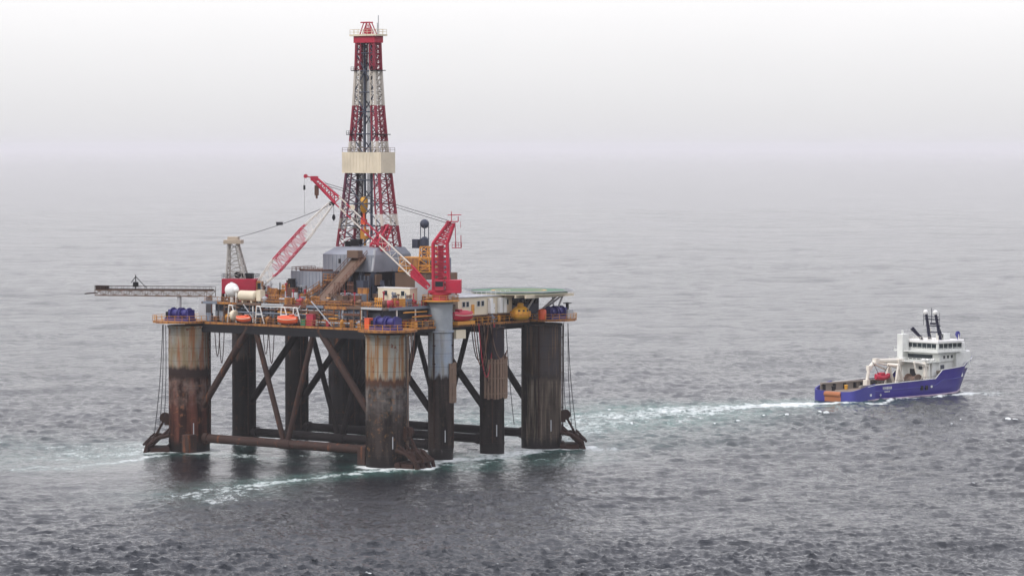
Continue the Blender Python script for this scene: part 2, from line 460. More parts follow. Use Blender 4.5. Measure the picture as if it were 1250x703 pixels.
# body between the decks
mb = MB(); mb.box(3.4, LB-4, 3.9, LA-5, ZL, ZU-.45); mb.build('machinery_deck_wall', 'darkblue', RIG)
rg = random.Random(5); yy = 4.5
while yy < LA-8:
    L_ = rg.uniform(1.5, 4.2); h_ = rg.uniform(1.6, 3.7)
    MB().box(2.9+rg.uniform(-.25, .3), 3.38, yy, yy+L_, ZL, ZL+h_).build('wall_panel', rg.choice(['bgrey', 'grey', 'bgrey', 'lgrey', 'brown', 'darkblue', 'rust', 'bgrey']), RIG, bevel=.04)
    yy += L_+rg.uniform(.1, 1.2)
mb = MB(); mb.box(.9, LB-2, 1.2, LA-3, ZU-.45, ZU); mb.build('upper_deck', 'deckplate', RIG)
yy = 2.0
for m_ in ('lgrey', 'brown', 'amberrust', 'bgrey', 'rust', 'lgrey', 'brown', 'amberrust', 'bgrey', 'brown'):
    L_ = rg.uniform(3.5, 7.5); L_ = min(L_, LA-3.6-yy)
    if L_ > .5: MB().box(.72+rg.uniform(-.1, .1), .88, yy, yy+L_, ZU-rg.uniform(.3, .6), ZU+.12).build('upper_edge', m_, RIG)
    yy += L_+.02
MB().box(2, 24, 1.02, 1.18, ZU-.5, ZU+.12).build('upper_edge', 'bgrey', RIG)
for y0, y1, m_ in ((13.6, 19.8, 'bgrey'), (6.4, 13.0, 'darkblue'), (33.4, 36.2, 'bgrey')):
    q = MB(); q.box(1.3, 1.45, y0, y1, ZL, ZU-.46)
    for yy in np.arange(y0+.5, y1, .9): q.box(1.22, 1.3, yy-.05, yy+.05, ZL, ZU-.5)
    q.build('wall_panel', m_, RIG)
# posts between the decks
for i, y in enumerate(np.linspace(8, LA-8, 9)):
    MB().box(.95, 1.2, y-.13, y+.13, ZL, ZU-.5).build('deck_post', 'white' if i % 3 == 0 else 'lgrey', RIG)
for x in np.linspace(5, 24, 4):
    MB().box(x-.12, x+.12, 1.25, 1.5, ZL, ZU-.5).build('deck_post', 'white', RIG)
# railing of the upper deck
MB().railing([(.95, 4, ZU), (.95, LA-4, ZU)], 1.15, .05, 1.9).build('railing', 'amberrust', RIG)
MB().railing([(3, 1.3, ZU), (16, 1.3, ZU)], 1.15, .05, 1.9).build('railing', 'amberrust', RIG)
# machinery in the gallery along the left face and the right face
kinds = ['pump_unit', 'locker', 'manifold', 'panel', 'tank']
def machine(kind, x, y, z, m, L=2.2, along='y', d=1.4, h=1.8):
    mb = MB()
    sx, sy = (d, L) if along == 'y' else (L, d)
    if kind == 'pump_unit':
        mb.cbox((x, y, z+.15), (sx, sy, .3))
        ax = 'y' if along == 'y' else 'x'
        mb.lathe((x - (0 if along == 'y' else L*.4), y-(L*.4 if along == 'y' else 0), z+.95), [(.5, 0), (.6, .1), (.6, L*.4), (.35, L*.45), (.35, L*.8)], 14, axis=ax)
        mb.tube((x, y, z+.9), (x, y, z+h+.5), .13, n=6)
    elif kind == 'locker':
        mb.cbox((x, y, z+h/2), (sx, sy, h)); mb.cbox((x, y, z+h+.06), (sx+.14, sy+.14, .12))
    elif kind == 'manifold':
        for i in range(4):
            f = -L*.4+L*.8*i/3
            p = (x, y+f, z) if along == 'y' else (x+f, y, z)
            mb.tube(p, (p[0], p[1], z+h), .12, n=6); mb.lathe((p[0], p[1], z+h*.6), [(.25, -.15), (.25, .15)], 8)
        for zz in (.4, h*.85):
            p = (x, y-L/2, z+zz) if along == 'y' else (x-L/2, y, z+zz); q = (x, y+L/2, z+zz) if along == 'y' else (x+L/2, y, z+zz)
            mb.tube(p, q, .16, n=7)
    elif kind == 'panel':
        mb.cbox((x, y, z+h/2), (.25 if along == 'y' else L, L if along == 'y' else .25, h))
        for i in range(3):
            f = -L*.3+L*.3*i
            c = (x-.18, y+f, z+h*.6) if along == 'y' else (x+f, y-.18, z+h*.6)
            mb.cbox(c, (.1, L*.2, h*.4) if along == 'y' else (L*.2, .1, h*.4))
    elif kind == 'tank':
        ax = 'y' if along == 'y' else 'x'
        c = (x, y-L/2, z+.9) if along == 'y' else (x-L/2, y, z+.9)
        mb.lathe(c, [(.05, 0), (.5, .1), (.75, .35), (.75, L-.35), (.5, L-.1), (.05, L)], 16, axis=ax)
        for f in (-.3, .3):
            mb.cbox((x, y+L*f, z+.2) if along == 'y' else (x+L*f, y, z+.2), (.9, .25, .5) if along == 'y' else (.25, .9, .5))
    return mb.build(kind, m, RIG)
rng = random.Random(3)
y = 6.5
pal = ['amberrust', 'amber', 'brown', 'lgrey', 'rust', 'bgrey', 'grey', 'dark', 'amberrust', 'cream', 'redrust', 'brown', 'darkblue']
while y < LA-6:
    L = rng.uniform(1.2, 3.2); k = rng.choice(kinds)
    machine(k, rng.uniform(2.0, 3.4), y+L/2, ZL, rng.choice(pal), L, 'y', rng.uniform(.8, 1.6), rng.uniform(1.2, 2.9))
    y += L+rng.uniform(.1, .8)
x = 6.5
while x < LB-8:
    L = rng.uniform(1.2, 3.0); k = rng.choice(kinds)
    machine(k, x+L/2, rng.uniform(1.8, 3.2), ZL, rng.choice(pal), L, 'x', rng.uniform(.8, 1.4), rng.uniform(1.0, 2.0))
    x += L+rng.uniform(.1, .9)
y = 5.0                                  # a second, nearer row by the railing
while y < LA-6:
    L = rng.uniform(.7, 1.8); k = rng.choice(kinds)
    if rng.random() < .7 and not (23 < y < 31 or 37 < y < 43): machine(k, rng.uniform(.5, 1.3), y+L/2, ZL, rng.choice(pal), L, 'y', rng.uniform(.5, 1.0), rng.uniform(.8, 1.8))
    y += L+rng.uniform(.1, .9)
# clutter on the upper deck in front of the derrick
for row, xr in enumerate((1.9, 4.2, 6.6, 9.2, 12.0)):
    y = 3.0 if row else 12
    while y < LA-(16 if row < 2 else 9):
        L = rng.uniform(1.2, 3.4); k = rng.choice(kinds+['manifold', 'pump_unit'])
        if rng.random() < .92 and not (row > 2 and y < 15) and not (row > 1 and 22 < y < 28):
            machine(k, xr+rng.uniform(-.6, .6), y+L/2, ZU, rng.choice(['amberrust', 'amber', 'brown', 'rust', 'amberrust', 'lgrey', 'brown', 'redrust', 'darkblue', 'bgrey', 'rust']), L, 'y', rng.uniform(.8, 1.8), rng.uniform(.9, 2.2 + row*.35))
        y += L+rng.uniform(.1, .7)
for i in range(34):
    y = rng.uniform(12, 44); x = rng.uniform(12.5, 19)
    if 22.4 < y < 27 or (31 < y < 42 and x > 14): continue
    L = rng.uniform(.9, 2.6); h = rng.uniform(2.0, 5.2)
    machine(rng.choice(['locker', 'manifold', 'pump_unit', 'manifold']), x, y, ZU, rng.choice(['darkblue', 'brown', 'amberrust', 'dark', 'bgrey', 'rust', 'dark', 'amber']), L, 'y', rng.uniform(.7, 1.8), h)
for i in range(26):
    x = rng.uniform(3, 20); y = rng.uniform(1.8, 4.4); L = rng.uniform(.8, 2.2)
    if x > 14.5 and y > 3.2: continue
    machine(rng.choice(['locker', 'manifold', 'pump_unit', 'manifold', 'tank']), x, y, ZU, rng.choice(['amberrust', 'brown', 'rust', 'amber', 'bgrey', 'redrust', 'darkblue', 'amberrust']), L, 'x', rng.uniform(.6, 1.2), rng.uniform(.9, 2.6))
for i in range(22):
    x = rng.uniform(6.5, 46); y = rng.uniform(-.3, .9); L = rng.uniform(.7, 2.0)
    if 15 < x < 29 or 42 < x < 48: continue
    machine(rng.choice(['locker', 'manifold', 'pump_unit', 'manifold']), x, y, ZL, rng.choice(['amberrust', 'brown', 'rust', 'amber', 'bgrey', 'redrust', 'lgrey']), L, 'x', rng.uniform(.5, 1.0), rng.uniform(.8, 1.9))
for i in range(12):                       # open scaffold towers and gantries
    y = rng.uniform(6, 46); x = rng.uniform(3, 18); h = rng.uniform(2.2, 5.5)
    if 22.4 < y < 27 or (31 < y < 42 and x > 13) or (x > 12 and y < 15): continue
    MB().truss((x, y, ZU), (x, y, ZU+h), (1.6, 1.6), (1.6, 1.6), max(2, int(h/1.3)), .07, .05, up=(0, 1, 0)).build('scaffold', rng.choice(['amberrust', 'brown', 'amber', 'rust', 'lgrey']), RIG)
# long pipe runs along the deck edge
for zz, m, xx in ((30.2, 'brown', 1.5), (31.0, 'lgrey', 1.7), (32.4, 'bgrey', 1.4), (34.2, 'amberrust', 1.6), (34.5, 'rust', 1.9)):
    MB().tube((xx, 6+rng.uniform(0, 8), zz), (xx, LA-6-rng.uniform(0, 10), zz), .14, n=7).build('deck_pipe', m, RIG)
for zz, m in ((30.4, 'amberrust'), (30.9, 'brown')):
    MB().tube((7, 1.5, zz), (LB-9, 1.5, zz), .14, n=7).build('deck_pipe', m, RIG)
for i in range(12):
    zz = rng.uniform(29.8, 33.0); y0 = rng.uniform(4, 30); y1 = y0+rng.uniform(8, 24); xx = rng.uniform(.3, 1.3)
    MB().tube((xx, y0, zz), (xx, min(y1, LA-6), zz), rng.uniform(.08, .17), n=6).build('deck_pipe', rng.choice(['amberrust', 'rust', 'brown', 'bgrey', 'amber', 'lgrey']), RIG)
for i, y in enumerate(np.arange(6, LA-6, 1.9)):
    MB().box(.55, .72, y-.08, y+.08, ZL, ZU-.5).build('stanchion', ['rust', 'amberrust', 'brown', 'dark'][i % 4], RIG)
for i in range(9):
    y = rng.uniform(6, LA-12); L = rng.uniform(2, 5); z = rng.choice((30.9, 31.8, 32.5))
    MB().box(.5, 1.3, y, y+L, z, z+rng.uniform(.25, .6)).build('cable_tray', rng.choice(['amberrust', 'rust', 'brown', 'amber']), RIG)
for i in range(8):
    x = rng.uniform(6, 22); zz = rng.uniform(30, 33.2)
    MB().tube((x, rng.uniform(.0, 1.0), zz), (x+rng.uniform(3, 9), .4, zz), rng.uniform(.08, .17), n=6).build('deck_pipe', rng.choice(['amberrust', 'rust', 'brown', 'redrust', 'amber']), RIG)
# slanting grey struts on the left face
for p, q in (((.6, 22, 34.6), (-.5, 15, 29.4)), ((.7, 25.2, 33.6), (-.4, 27.6, 29.4)), ((.6, 42, 33.4), (.4, 38, 29.4))):
    MB().beam(p, q, .18).build('strut', 'lgrey', RIG)
# vent pipes standing on the deck
for i in range(16):
    y = 8+i*2.9+rng.uniform(-1, 1); x = rng.uniform(2, 13); h = rng.uniform(2.0, 4.4)
    mb = MB().tube((x, y, ZU), (x, y, ZU+h), rng.choice((.1, .16, .22)), n=7)
    mb.lathe((x, y, ZU+h), [(.3, -.1), (.3, .25)], 8); mb.build('vent_pipe', rng.choice(['brown', 'rust', 'lgrey', 'dark', 'redrust']), RIG)

# mooring winches on the corners
def winch(cx, cy, along, m2='winch'):
    mb = MB()
    base = MB()
    if along == 'y': base.cbox((cx, cy, ZL+.3), (2.6, 7.2, .6))
    else: base.cbox((cx, cy, ZL+.3), (7.2, 2.6, .6))
    for f in (-3.2, -.4, 2.4):
        c = (cx, cy+f, ZL+1.3) if along == 'y' else (cx+f, cy, ZL+1.3)
        base.cbox(c, (2.2, .5, 2.4) if along == 'y' else (.5, 2.2, 2.4))
    o = base.build('mooring_winch', 'winch', RIG)
    for f in (-2.9, -.1):
        d = MB(); c = (cx, cy+f, ZL+1.6) if along == 'y' else (cx+f, cy, ZL+1.6)
        d.lathe(c, [(1.35, 0), (1.35, .2), (.9, .2), (.9, 2.0), (1.35, 2.0), (1.35, 2.2)], 20, axis=along); d.build('drum', 'winch', o)
    g = MB(); g.cbox((cx, cy+3.4, ZL+1.1) if along == 'y' else (cx+3.4, cy, ZL+1.1), (1.2, 1.0, 1.6)); g.build('gearbox', 'dark', o)
winch(-1.8, LA+1.0, 'y'); winch(-2.2, -1.6, 'y'); winch(LB+1.5, -3.0, 'x'); winch(LB+2, LA+2, 'y')
MB().cbox((LB+5.0, -3.6, ZL+1.0), (2.2, 2.0, 2.0)).build('control_hut', 'lgrey', RIG, bevel=.08)
q = MB(); q.tube((LB+5, -3.6, ZL+2), (LB+5, -3.6, ZL+3.6), .35, n=10); q.cbox((LB+5, -3.6, ZL+3.4), (1.4, 1.4, .2)); q.build('vent_post', 'dark', RIG)

# accommodation block and helideck at the right corner
ac = MB(); ac.box(25, 44.5, .4, 13, 31.0, 35.0); AC = ac.build('accommodation_block', 'cream', RIG)
q = MB(); q.box(24.7, 44.8, .1, 13.3, 35.0, 35.18); q.build('roof', 'lgrey', AC)
q = MB(); q.box(24.8, 44.7, .2, .37, 30.75, 31.05); q.build('sill_band', 'brown', AC)
for x in (26.9, 28.3, 32.2, 33.7, 42.6):
    q = MB(); q.box(x-.42, x+.42, .30, .42, 33.0, 34.05); w = q.build('window', 'glass', AC)
    f = MB()
    for a, b, c, d in ((-.52,-.42,32.9,34.15),(.42,.52,32.9,34.15)): f.box(x+a, x+b, .26, .42, c, d)
    f.box(x-.42, x+.42, .26, .42, 34.05, 34.15); f.box(x-.42, x+.42, .26, .42, 32.9, 33.0); f.build('frame', 'lgrey', w)
for x in (30.2, 37.6):
    q = MB(); q.box(x-.5, x+.5, .28, .42, 31.2, 33.4); dd = q.build('door', 'amber' if x < 35 else 'clean', AC)
    MB().cbox((x+.32, .22, 32.3), (.12, .12, .12)).build('handle', 'dark', dd)
for x in (36, 39.5, 41): MB().cbox((x, -.1, 32.9), (.9, .9, 3.4)).build('wall_box', 'clean', AC, bevel=.05)
q = MB(); q.railing([(25, .6, 35.18), (44, .6, 35.18)], 1.0, .05, 1.8); q.build('railing', 'clean', AC)
# helideck
HC, HR, HZ = (50.2, 2.8), 11.4, 35.4
HD = MB().prism(octo(*HC, HR, 8, math.pi/8), HZ, HZ+.45).build('helideck', 'hdeck', RIG)
nt_ = MB()
o1 = octo(*HC, HR+.05, 8, math.pi/8); o2 = octo(*HC, HR+1.7, 8, math.pi/8)
for i in range(8):
    a0, a1, b0, b1 = Vector((*o1[i], HZ+.3)), Vector((*o1[(i+1)%8], HZ+.3)), Vector((*o2[i], HZ+.55)), Vector((*o2[(i+1)%8], HZ+.55))
    nt_.tube(b0, b1, .07, n=5); nt_.tube(a0, a1, .07, n=5)
    for j in range(0, 11): nt_.tube(a0.lerp(a1, j/10), b0.lerp(b1, j/10), .045, n=4)
    for f in (.35, .7): nt_.tube(a0.lerp(b0, f), a1.lerp(b1, f), .035, n=4)
nt_.build('safety_net', 'lgrey', HD)
q = MB(); q.prism(octo(*HC, HR-.02, 8, math.pi/8), HZ-.25, HZ-.004)
for i in range(-3, 4): q.box(HC[0]-9, HC[0]+9, HC[1]+i*2.9-.2, HC[1]+i*2.9+.2, HZ-.9, HZ-.25)
q.build('deck_frame', 'cream', HD)
q = MB(); ring = octo(*HC, 6.4, 40); ring2 = octo(*HC, 5.6, 40)
for i in range(40):
    j = (i+1) % 40
    q.add([(*ring[i], HZ+.456), (*ring[j], HZ+.456), (*ring2[j], HZ+.456), (*ring2[i], HZ+.456)], [(0,1,2,3)])
q.build('landing_ring', 'amber', HD)
for (a, b) in (((56.5, -2.5, 29.6), (57.5, -4.2, 34.6)), ((60, 0, 29.4), (60.5, 1, 34.6)), ((47, -.3, 29.4), (46.5, -4.5, 34.6)), ((56, -.2, 31.5), (59.4, -3.0, 34.8)), ((52, -.3, 30), (53, -6, 34.8)), ((44.6, 1, 35.2), (44, 1, 35.3))):
    MB().tube(a, b, .22, n=8).build('support_strut', 'lgrey', HD)
# dark house below the helideck
MB().box(45, 56, 1.5, 12, ZL, 34.4).build('deck_house', 'darkblue', RIG)
q = MB()
for i in range(5): q.cbox((46.5+i*2.0, 1.2, 33.2), (.8, .5, 1.0))
q.build('cable_box', 'dark', RIG)

# substructure, machinery house, ramp, stairs
SX0, SX1, SY0, SY1 = 20.0, 33.0, 20.4, 35.4
mb = MB()
mb.box(SX0, SX1, SY0, SY1, 40.4, 44.2)
vs = [(SX0,SY0,44.2),(SX1,SY0,44.2),(SX1,SY1,44.2),(SX0,SY1,44.2),(SX0+2.6,SY0+1,45.8),(SX1-1,SY0+1,45.8),(SX1-1,SY1-1.6,45.8),(SX0+2.6,SY1-1.6,45.8)]
mb.add(vs, [(4,5,6,7),(0,1,5,4),(1,2,6,5),(2,3,7,6),(3,0,4,7)])
SB = mb.build('drill_floor_house', 'grey', RIG)
q = MB()
for y in np.linspace(SY0+.6, SY1-.6, 13): q.box(SX0-.05, SX0, y-.04, y+.04, 40.5, 44.1)
q.build('panel_seam', 'bgrey', SB)
MB().box(SX0-.12, SX0, 30.1, 30.7, 42.2, 43.2).build('hatch', 'dark', SB)
MB().tube((SX0-.3, SY0+.2, 40.6), (SX0+.6, SY0+.2, 45.4), .28, n=8).build('corner_pipe', 'lgrey', SB)
for x in (SX0+.6, SX0+8, SX1-.6):
    for y in np.linspace(SY0+.6, SY1-.6, 5):
        MB().box(x-.45, x+.45, y-.45, y+.45, ZU, 40.4).build('substructure_leg', 'darkblue', RIG)
MB().box(SX0+3, SX1, SY0+1, SY1-1, ZU, 40.39).build('substructure_wall', 'dark', RIG)
for z0_, y0_, y1_, m in ((ZU, 20.6, 22.8, 'bgrey'), (ZU, 31.2, 34.6, 'darkblue'), (37.5, 20, 23.5, 'brown')):
    MB().box(SX0+.4, SX0+2.4, y0_, y1_, z0_, z0_+2.4).build('mud_tank', m, RIG, bevel=.08)
for i in range(7):
    y = 21+i*.55; MB().tube((SX0-.6, y, ZU), (SX0-.6, y, 39.6), .16, n=7).build('standpipe', 'bgrey' if i % 2 else 'darkblue', RIG)
# ramp for the pipes
q = MB(); A, B = Vector((SX0+.4, 24.6, 43.8)), Vector((7.4, 24.6, 34.6))
d = (B-A).normalized(); up = Vector((-d.z, 0, d.x))*(-1)
for s in (-1.7, 1.7): q.tube(A+Vector((0, s, 0)), B+Vector((0, s, 0)), .3, n=6)
q.add([A+Vector((0,-1.6,.05)), A+Vector((0,1.6,.05)), B+Vector((0,1.6,.05)), B+Vector((0,-1.6,.05)), A+Vector((0,-1.6,-.25)), A+Vector((0,1.6,-.25)), B+Vector((0,1.6,-.25)), B+Vector((0,-1.6,-.25))],
      [(0,1,2,3),(7,6,5,4),(0,4,5,1),(1,5,6,2),(2,6,7,3),(3,7,4,0)])
q.build('pipe_ramp', 'brown', RIG)
q = MB()
for s in (-1.9,): q.railing([A+Vector((0, s, .2)), B+Vector((0, s, .2))], 1.2, .06, 1.4)
q.railing([A+Vector((0, 1.9, .2)), B+Vector((0, 1.9, .2))], 1.2, .06, 1.4)
q.build('ramp_railing', 'rust', RIG)
MB().box(SX0-1.8, SX0, 23.6, 26.8, 43.5, 45.2).build('ramp_head', 'brown', RIG, bevel=.1)
q = MB(); A, B = Vector((17.8, 31.0, 38.6)), Vector((10, 33.5, 34))
for i in range(16):
    c = A.lerp(B, i/15); q.cbox(c, (.45, 1.4, .08), rz=-.3)
for s in (-.8, .8): q.tube(A+Vector((.2*s, s, .1)), B+Vector((.2*s, s, .1)), .16, n=5); q.railing([A+Vector((.2*s, s, 0)), B+Vector((.2*s, s, 0))], 1.1, .06, 1.5)
q.build('stair', 'amberrust', RIG)
q = MB(); q.box(15.5, 19.8, 27.6, 31.6, 38.4, 38.7); q.railing([(15.6, 27.7, 38.7), (15.6, 31.5, 38.7)], 1.2, .07, 1.3); q.build('landing', 'amberrust', RIG)
# grey machinery house left of the drill floor
q = MB(); q.box(15.6, 24, 31.9, 41.2, ZU, 40.4); MH = q.build('machinery_house', 'grey', RIG)
q = MB()
for y in np.linspace(32.6, 40.6, 9): q.box(15.55, 15.6, y-.05, y+.05, ZU+.1, 40.3)
q.build('panel_seam', 'bgrey', MH)
q = MB(); q.railing([(15.8, 32, 40.4), (15.8, 41, 40.4), (23.8, 41, 40.4)], .9, .07, 1.3); q.box(16.2, 23, 32.4, 39, 40.4, 40.75); q.build('roof_gear', 'rust', MH)
MB().box(13.8, 15.4, 33, 35.4, ZU, 36.5).build('vent_box', 'lgrey', RIG, bevel=.06)
MB().box(13.9, 15.4, 36.5, 38.4, ZU, 37.2).build('vent_box', 'lgrey', RIG, bevel=.06)
# grey wall and yellow pipe frame on the right of the deck
MB().box(20.5, 26, 2.0, 9.0, ZU, 38.9).build('mud_pump_house', 'lgrey', RIG, bevel=.06)
MB().box(24, 35, 8.5, 17.6, ZU, 40.2).build('shaker_house', 'brown', RIG, bevel=.06)
q = MB()
q.truss((25, 8.8, 40.6), (25, 8.8, 46.2), (3.2, 3.2), (2.6, 2.6), 4, .14, .1, up=(0,1,0))
q.truss((25, 14.5, 40.6), (25, 14.5, 43.2), (3.2, 3.2), (2.6, 2.6), 3, .14, .1, up=(0,1,0))
q.box(23.6, 26.6, 7.4, 16, 43.6, 43.85); q.box(23.6, 26.6, 7.4, 16, 41.2, 41.4)
q.build('pipe_handling_frame', 'amber', RIG)
q = MB(); q.cbox((24.2, 12, 42.5), (1.6, 3.4, 2.0)); q.cbox((24.5, 8.8, 41.6), (2, 2, 1.4)); q.build('amber_tank', 'amberrust', RIG, bevel=.1)
# black exhaust stack
q = MB()
for dx, dy in ((-.7, -.6), (.7, -.6), (.7, .6), (-.7, .6)): q.tube((33+dx, 16.4+dy, 40.2), (33+dx, 16.4+dy, 50.6), .1, n=5)
q.lathe((33, 16.4, 0), [(.65, 40.2), (.65, 46.0), (.95, 46.2), (.95, 47.6), (.4, 48.1)], 16)
q.sphere((33, 16.4, 51.0), 1.05, 16)
q.cbox((33, 18.6, 46.5), (1.6, 1.6, 2.0))
q.build('exhaust_stack', 'darkblue', RIG)
MB().box(28, 34, 9.5, 16, 40.2, 43.5).build('silo_house', 'bgrey', RIG, bevel=.06)

# burner boom off the left corner
BD = Vector((math.cos(R(153)-TH), math.sin(R(153)-TH), 0))
A = Vector((5, LA-3, 35.2)); Bp = A+BD*31.8+Vector((0,0,-.4))
BB = MB().truss(A, Bp, (1.5, 1.3), (1.2, 1.2), 22, .10, .07).build('burner_boom', 'brown', RIG)
q = MB(); sx = Vector((-BD.y, BD.x, 0))
for s in (-.8, .8): q.railing([A+sx*s+Vector((0,0,.6)), Bp+sx*s+Vector((0,0,.6))], 1.0, .05, 1.6, rails=(1.,))
q.tube(A+Vector((0,0,.9)), Bp+Vector((0,0,.8)), .16, n=6); q.tube(A+sx*.4+Vector((0,0,.85)), Bp+sx*.4+Vector((0,0,.75)), .12, n=6)
q.build('walkway', 'rustdark', BB)
q = MB(); q.tube(Bp, Bp+BD*3.2+Vector((0,0,-.3)), .15, n=6); q.cbox(Bp-BD*1.6+Vector((0,0,1.1)), (3.0, 1.2, 1.2), rz=R(153)-TH); q.build('burner_head', 'rustdark', BB)
q = MB(); c = A+BD*21+Vector((0,0,.5))
q.tube(c, c+Vector((0,0,3.4)), .12, n=5); q.tube(c+Vector((0,0,3.0)), c-BD*3+Vector((0,0,.4)), .08, n=5); q.tube(c+Vector((0,0,3.0)), c+BD*1.2+Vector((0,0,1.6)), .1, n=5); q.cbox(c+Vector((0,0,1.2)), (.9, .9, 1.1)); q.build('boom_mast', 'dark', BB)
q = MB(); c = A+BD*2.2; q.box(c.x-1.1, c.x+1.1, c.y-1.1, c.y+1.1, ZL, 34.5); q.build('boom_pedestal', 'lgrey', BB)
q = MB(); c = A+BD*9.2; q.tube((c.x, c.y, ZL), (c.x, c.y, 34.6), .5, n=10); q.build('boom_post', 'lgrey', BB)
q = MB()
for i in range(6): q.tube((4+i*.7, LA-6+.4*i, ZL), (4.3+i*.6, LA-6.4+.5*i, 37.0-.3*(i % 3)), .2, n=6)
q.truss((5, LA-8.5, ZU), (5, LA-8.5, 37.5), (2, 2), (1.4, 1.4), 4, .13, .09, up=(0,1,0)); q.build('well_test_piping', 'rust', RIG)
# white dome aerials and white tank at the left of the deck
q = MB(); q.sphere((1.9, 46.6, 36.4), 1.6, 24); q.tube((1.9, 46.6, ZU), (1.9, 46.6, 35.2), .5, n=10); q.build('radome', 'clean', RIG)
q = MB(); q.sphere((1.5, 44.9, 36.5), .65, 18); q.tube((1.5, 44.9, ZU), (1.5, 44.9, 36), .25, n=8); q.build('radome', 'clean', RIG)
q = MB(); q.lathe((1.6, 38.6, 35.25), [(.05, 0), (.7, .1), (1.15, .5), (1.15, 5.0), (.7, 5.4), (.05, 5.5)], 20, axis='y'); q.cbox((1.6, 40, 34.1), (1.3, .4, 1.2)); q.cbox((1.6, 42.6, 34.1), (1.3, .4, 1.2)); q.cbox((1.6, 37.7, 35.4), (1.6, 1.2, 2.4)); q.build('water_tank', 'cream', RIG)
# white davits on the left face
for y in (LA-13.2, LA-21.5, 29.2, 25.6):
    q = MB()
    for s in (-1.3, 1.3): q.tube((-.1, y+s, ZL), (-.55, y+s*.35, 33.1), .14, n=6)
    q.tube((-.55, y-.5, 33.1), (-.55, y+.5, 33.1), .14, n=6); q.tube((-.55, y, 33.1), (1.1, y, 32.9), .14, n=6); q.tube((-.35, y-.8, 31.4), (-.35, y+.8, 31.4), .1, n=6)
    q.build('davit', 'clean', RIG)
q = MB(); q.tube((-.5, 25.6, 33.1), (-.5, 36.5, 33.1), .1, n=5); q.build('davit_rail', 'clean', RIG)
q = MB(); q.lathe((-.3, LA-14.6, 30.9), [(.9, 0), (1.15, .15), (1.15, .9), (.9, 1.05)], 18, axis='y'); q.build('hose_reel', 'cream', RIG)
# hoses hanging under the right face
def hang(p, q_, sag, r, m, k=14):
    p, q_ = Vector(p), Vector(q_); mb = MB()
    pts = [p.lerp(q_, i/k) - Vector((0,0,sag*(1-(2*i/k-1)**2))) for i in range(k+1)]
    return mb.path(pts, r, 6).build('hose', m, RIG)
for i in range(6): hang((28+i*.9, -.9, 29.2), (33+i*.75, -1.0-.25*i, 29.0), 8+i*1.3, .12, ['hose', 'rust', 'dark', 'redrust', 'hose', 'brown'][i])
for i in range(3): hang((34+i*.8, -1.6, 29.2), (36.8+.5*i, -3.3, 22.0+i*.5), 3.5+i, .12, ['brown', 'hose', 'rust'][i])
hang((40.5, -.9, 29), (43.5, -1, 6), 2, .08, 'cable')
for y, dp in ((LA-8.3, 7), (LA-9.6, 8.5), (LA-24.5, 8), (LA-22.8, 6), (6.4, 9)): hang((-.5, y, 28.6), (-.4, y-1.6, 28.6), dp, .1, 'hose')
for i in range(3): hang((5.8+i*.6, -.8, 28.8), (7.4+i*.5, -.8, 28.8), 11-2*i, .12, ['brown', 'hose', 'rust'][i])

# ------------------------------------------------------------------ things standing or hanging on the platform
def solid(name, label, cat, origin, mb, m, bevel=.08, group=None):
    o = mb.build(name, m, None, off=origin, bevel=bevel); o.location = W(*origin); o.rotation_euler = (0, 0, TH)
    return tag(o, label, cat, group)

def lifeboat(label, c, along, m, L, name='lifeboat', wid=1.9, hgt=1.9):
    o = thing(name, label, 'lifeboat', c, 'lifeboats on the platform edge')
    def hullring(f, sc): # ring at fraction f
        w = wid/2*max(.12, math.sin(math.pi*min(max(f, .03), .97))**.45)*sc
        return w
    n, k = 14, 16; vs = []
    for i in range(n+1):
        f = i/n; w = hullring(f, 1)
        lift = .45*abs(2*f-1)**2.5
        for j in range(k):
            t = 2*math.pi*j/k; cy, cz = math.cos(t), math.sin(t)
            z = (cz*.55 if cz < 0 else cz*.5*(.4+.6*math.sin(math.pi*min(max(f,.08),.92))**.6))*hgt + hgt*.55 + (lift if cz < 0 else lift*.3)
            a = (f-.5)*L
            p = (c[0]+cy*w, c[1]+a, c[2]+z) if along == 'y' else (c[0]+a, c[1]+cy*w, c[2]+z)
            vs.append(p)
    fs = [(i*k+j, i*k+(j+1)%k, (i+1)*k+(j+1)%k, (i+1)*k+j) for i in range(n) for j in range(k)]
    if along == 'y': fs = [tuple(reversed(f)) for f in fs]
    h = MB(); h.add(vs, fs, 0, True); h.add(vs[:k], [tuple(range(k))]); h.add(vs[-k:], [tuple(reversed(range(k)))])
    h.build('hull', m, o)
    g = MB()
    for s in (-1, 1):
        pts = []
        for i in range(n+1):
            f = i/n; w = hullring(f, 1.03)*s; a = (f-.5)*L
            pts.append((c[0]+w, c[1]+a, c[2]+hgt*.55+.45*abs(2*f-1)**2.5*.6) if along == 'y' else (c[0]+a, c[1]+w, c[2]+hgt*.55+.45*abs(2*f-1)**2.5*.6))
        g.path(pts, .07, 5)
    g.build('fender_rail', 'cream', o)
    q = MB(); a = L*.22
    q.cbox((c[0], c[1]-a, c[2]+hgt*1.02) if along == 'y' else (c[0]-a, c[1], c[2]+hgt*1.02), (wid*.55, L*.16, hgt*.3) if along == 'y' else (L*.16, wid*.55, hgt*.3))
    q.build('cabin', m, o, bevel=.08)
    return o
lifeboat('small orange lifeboat lying between white davits on the left face of the deck', (-1.1, 27.4, 29.45), 'y', 'orange', 5.6, wid=1.7, hgt=1.9)
lifeboat('orange rescue boat with a low hull beside the round hose reel and white davit', (-1.1, LA-17.6, 29.45), 'y', 'orange', 4.2, 'rescue_boat', wid=1.5, hgt=1.5)
lifeboat('red enclosed lifeboat on the deck edge below the accommodation windows, beside the grey column', (24.5, -1.3, 30.0), 'x', 'red', 6.4, wid=2.4, hgt=2.3)
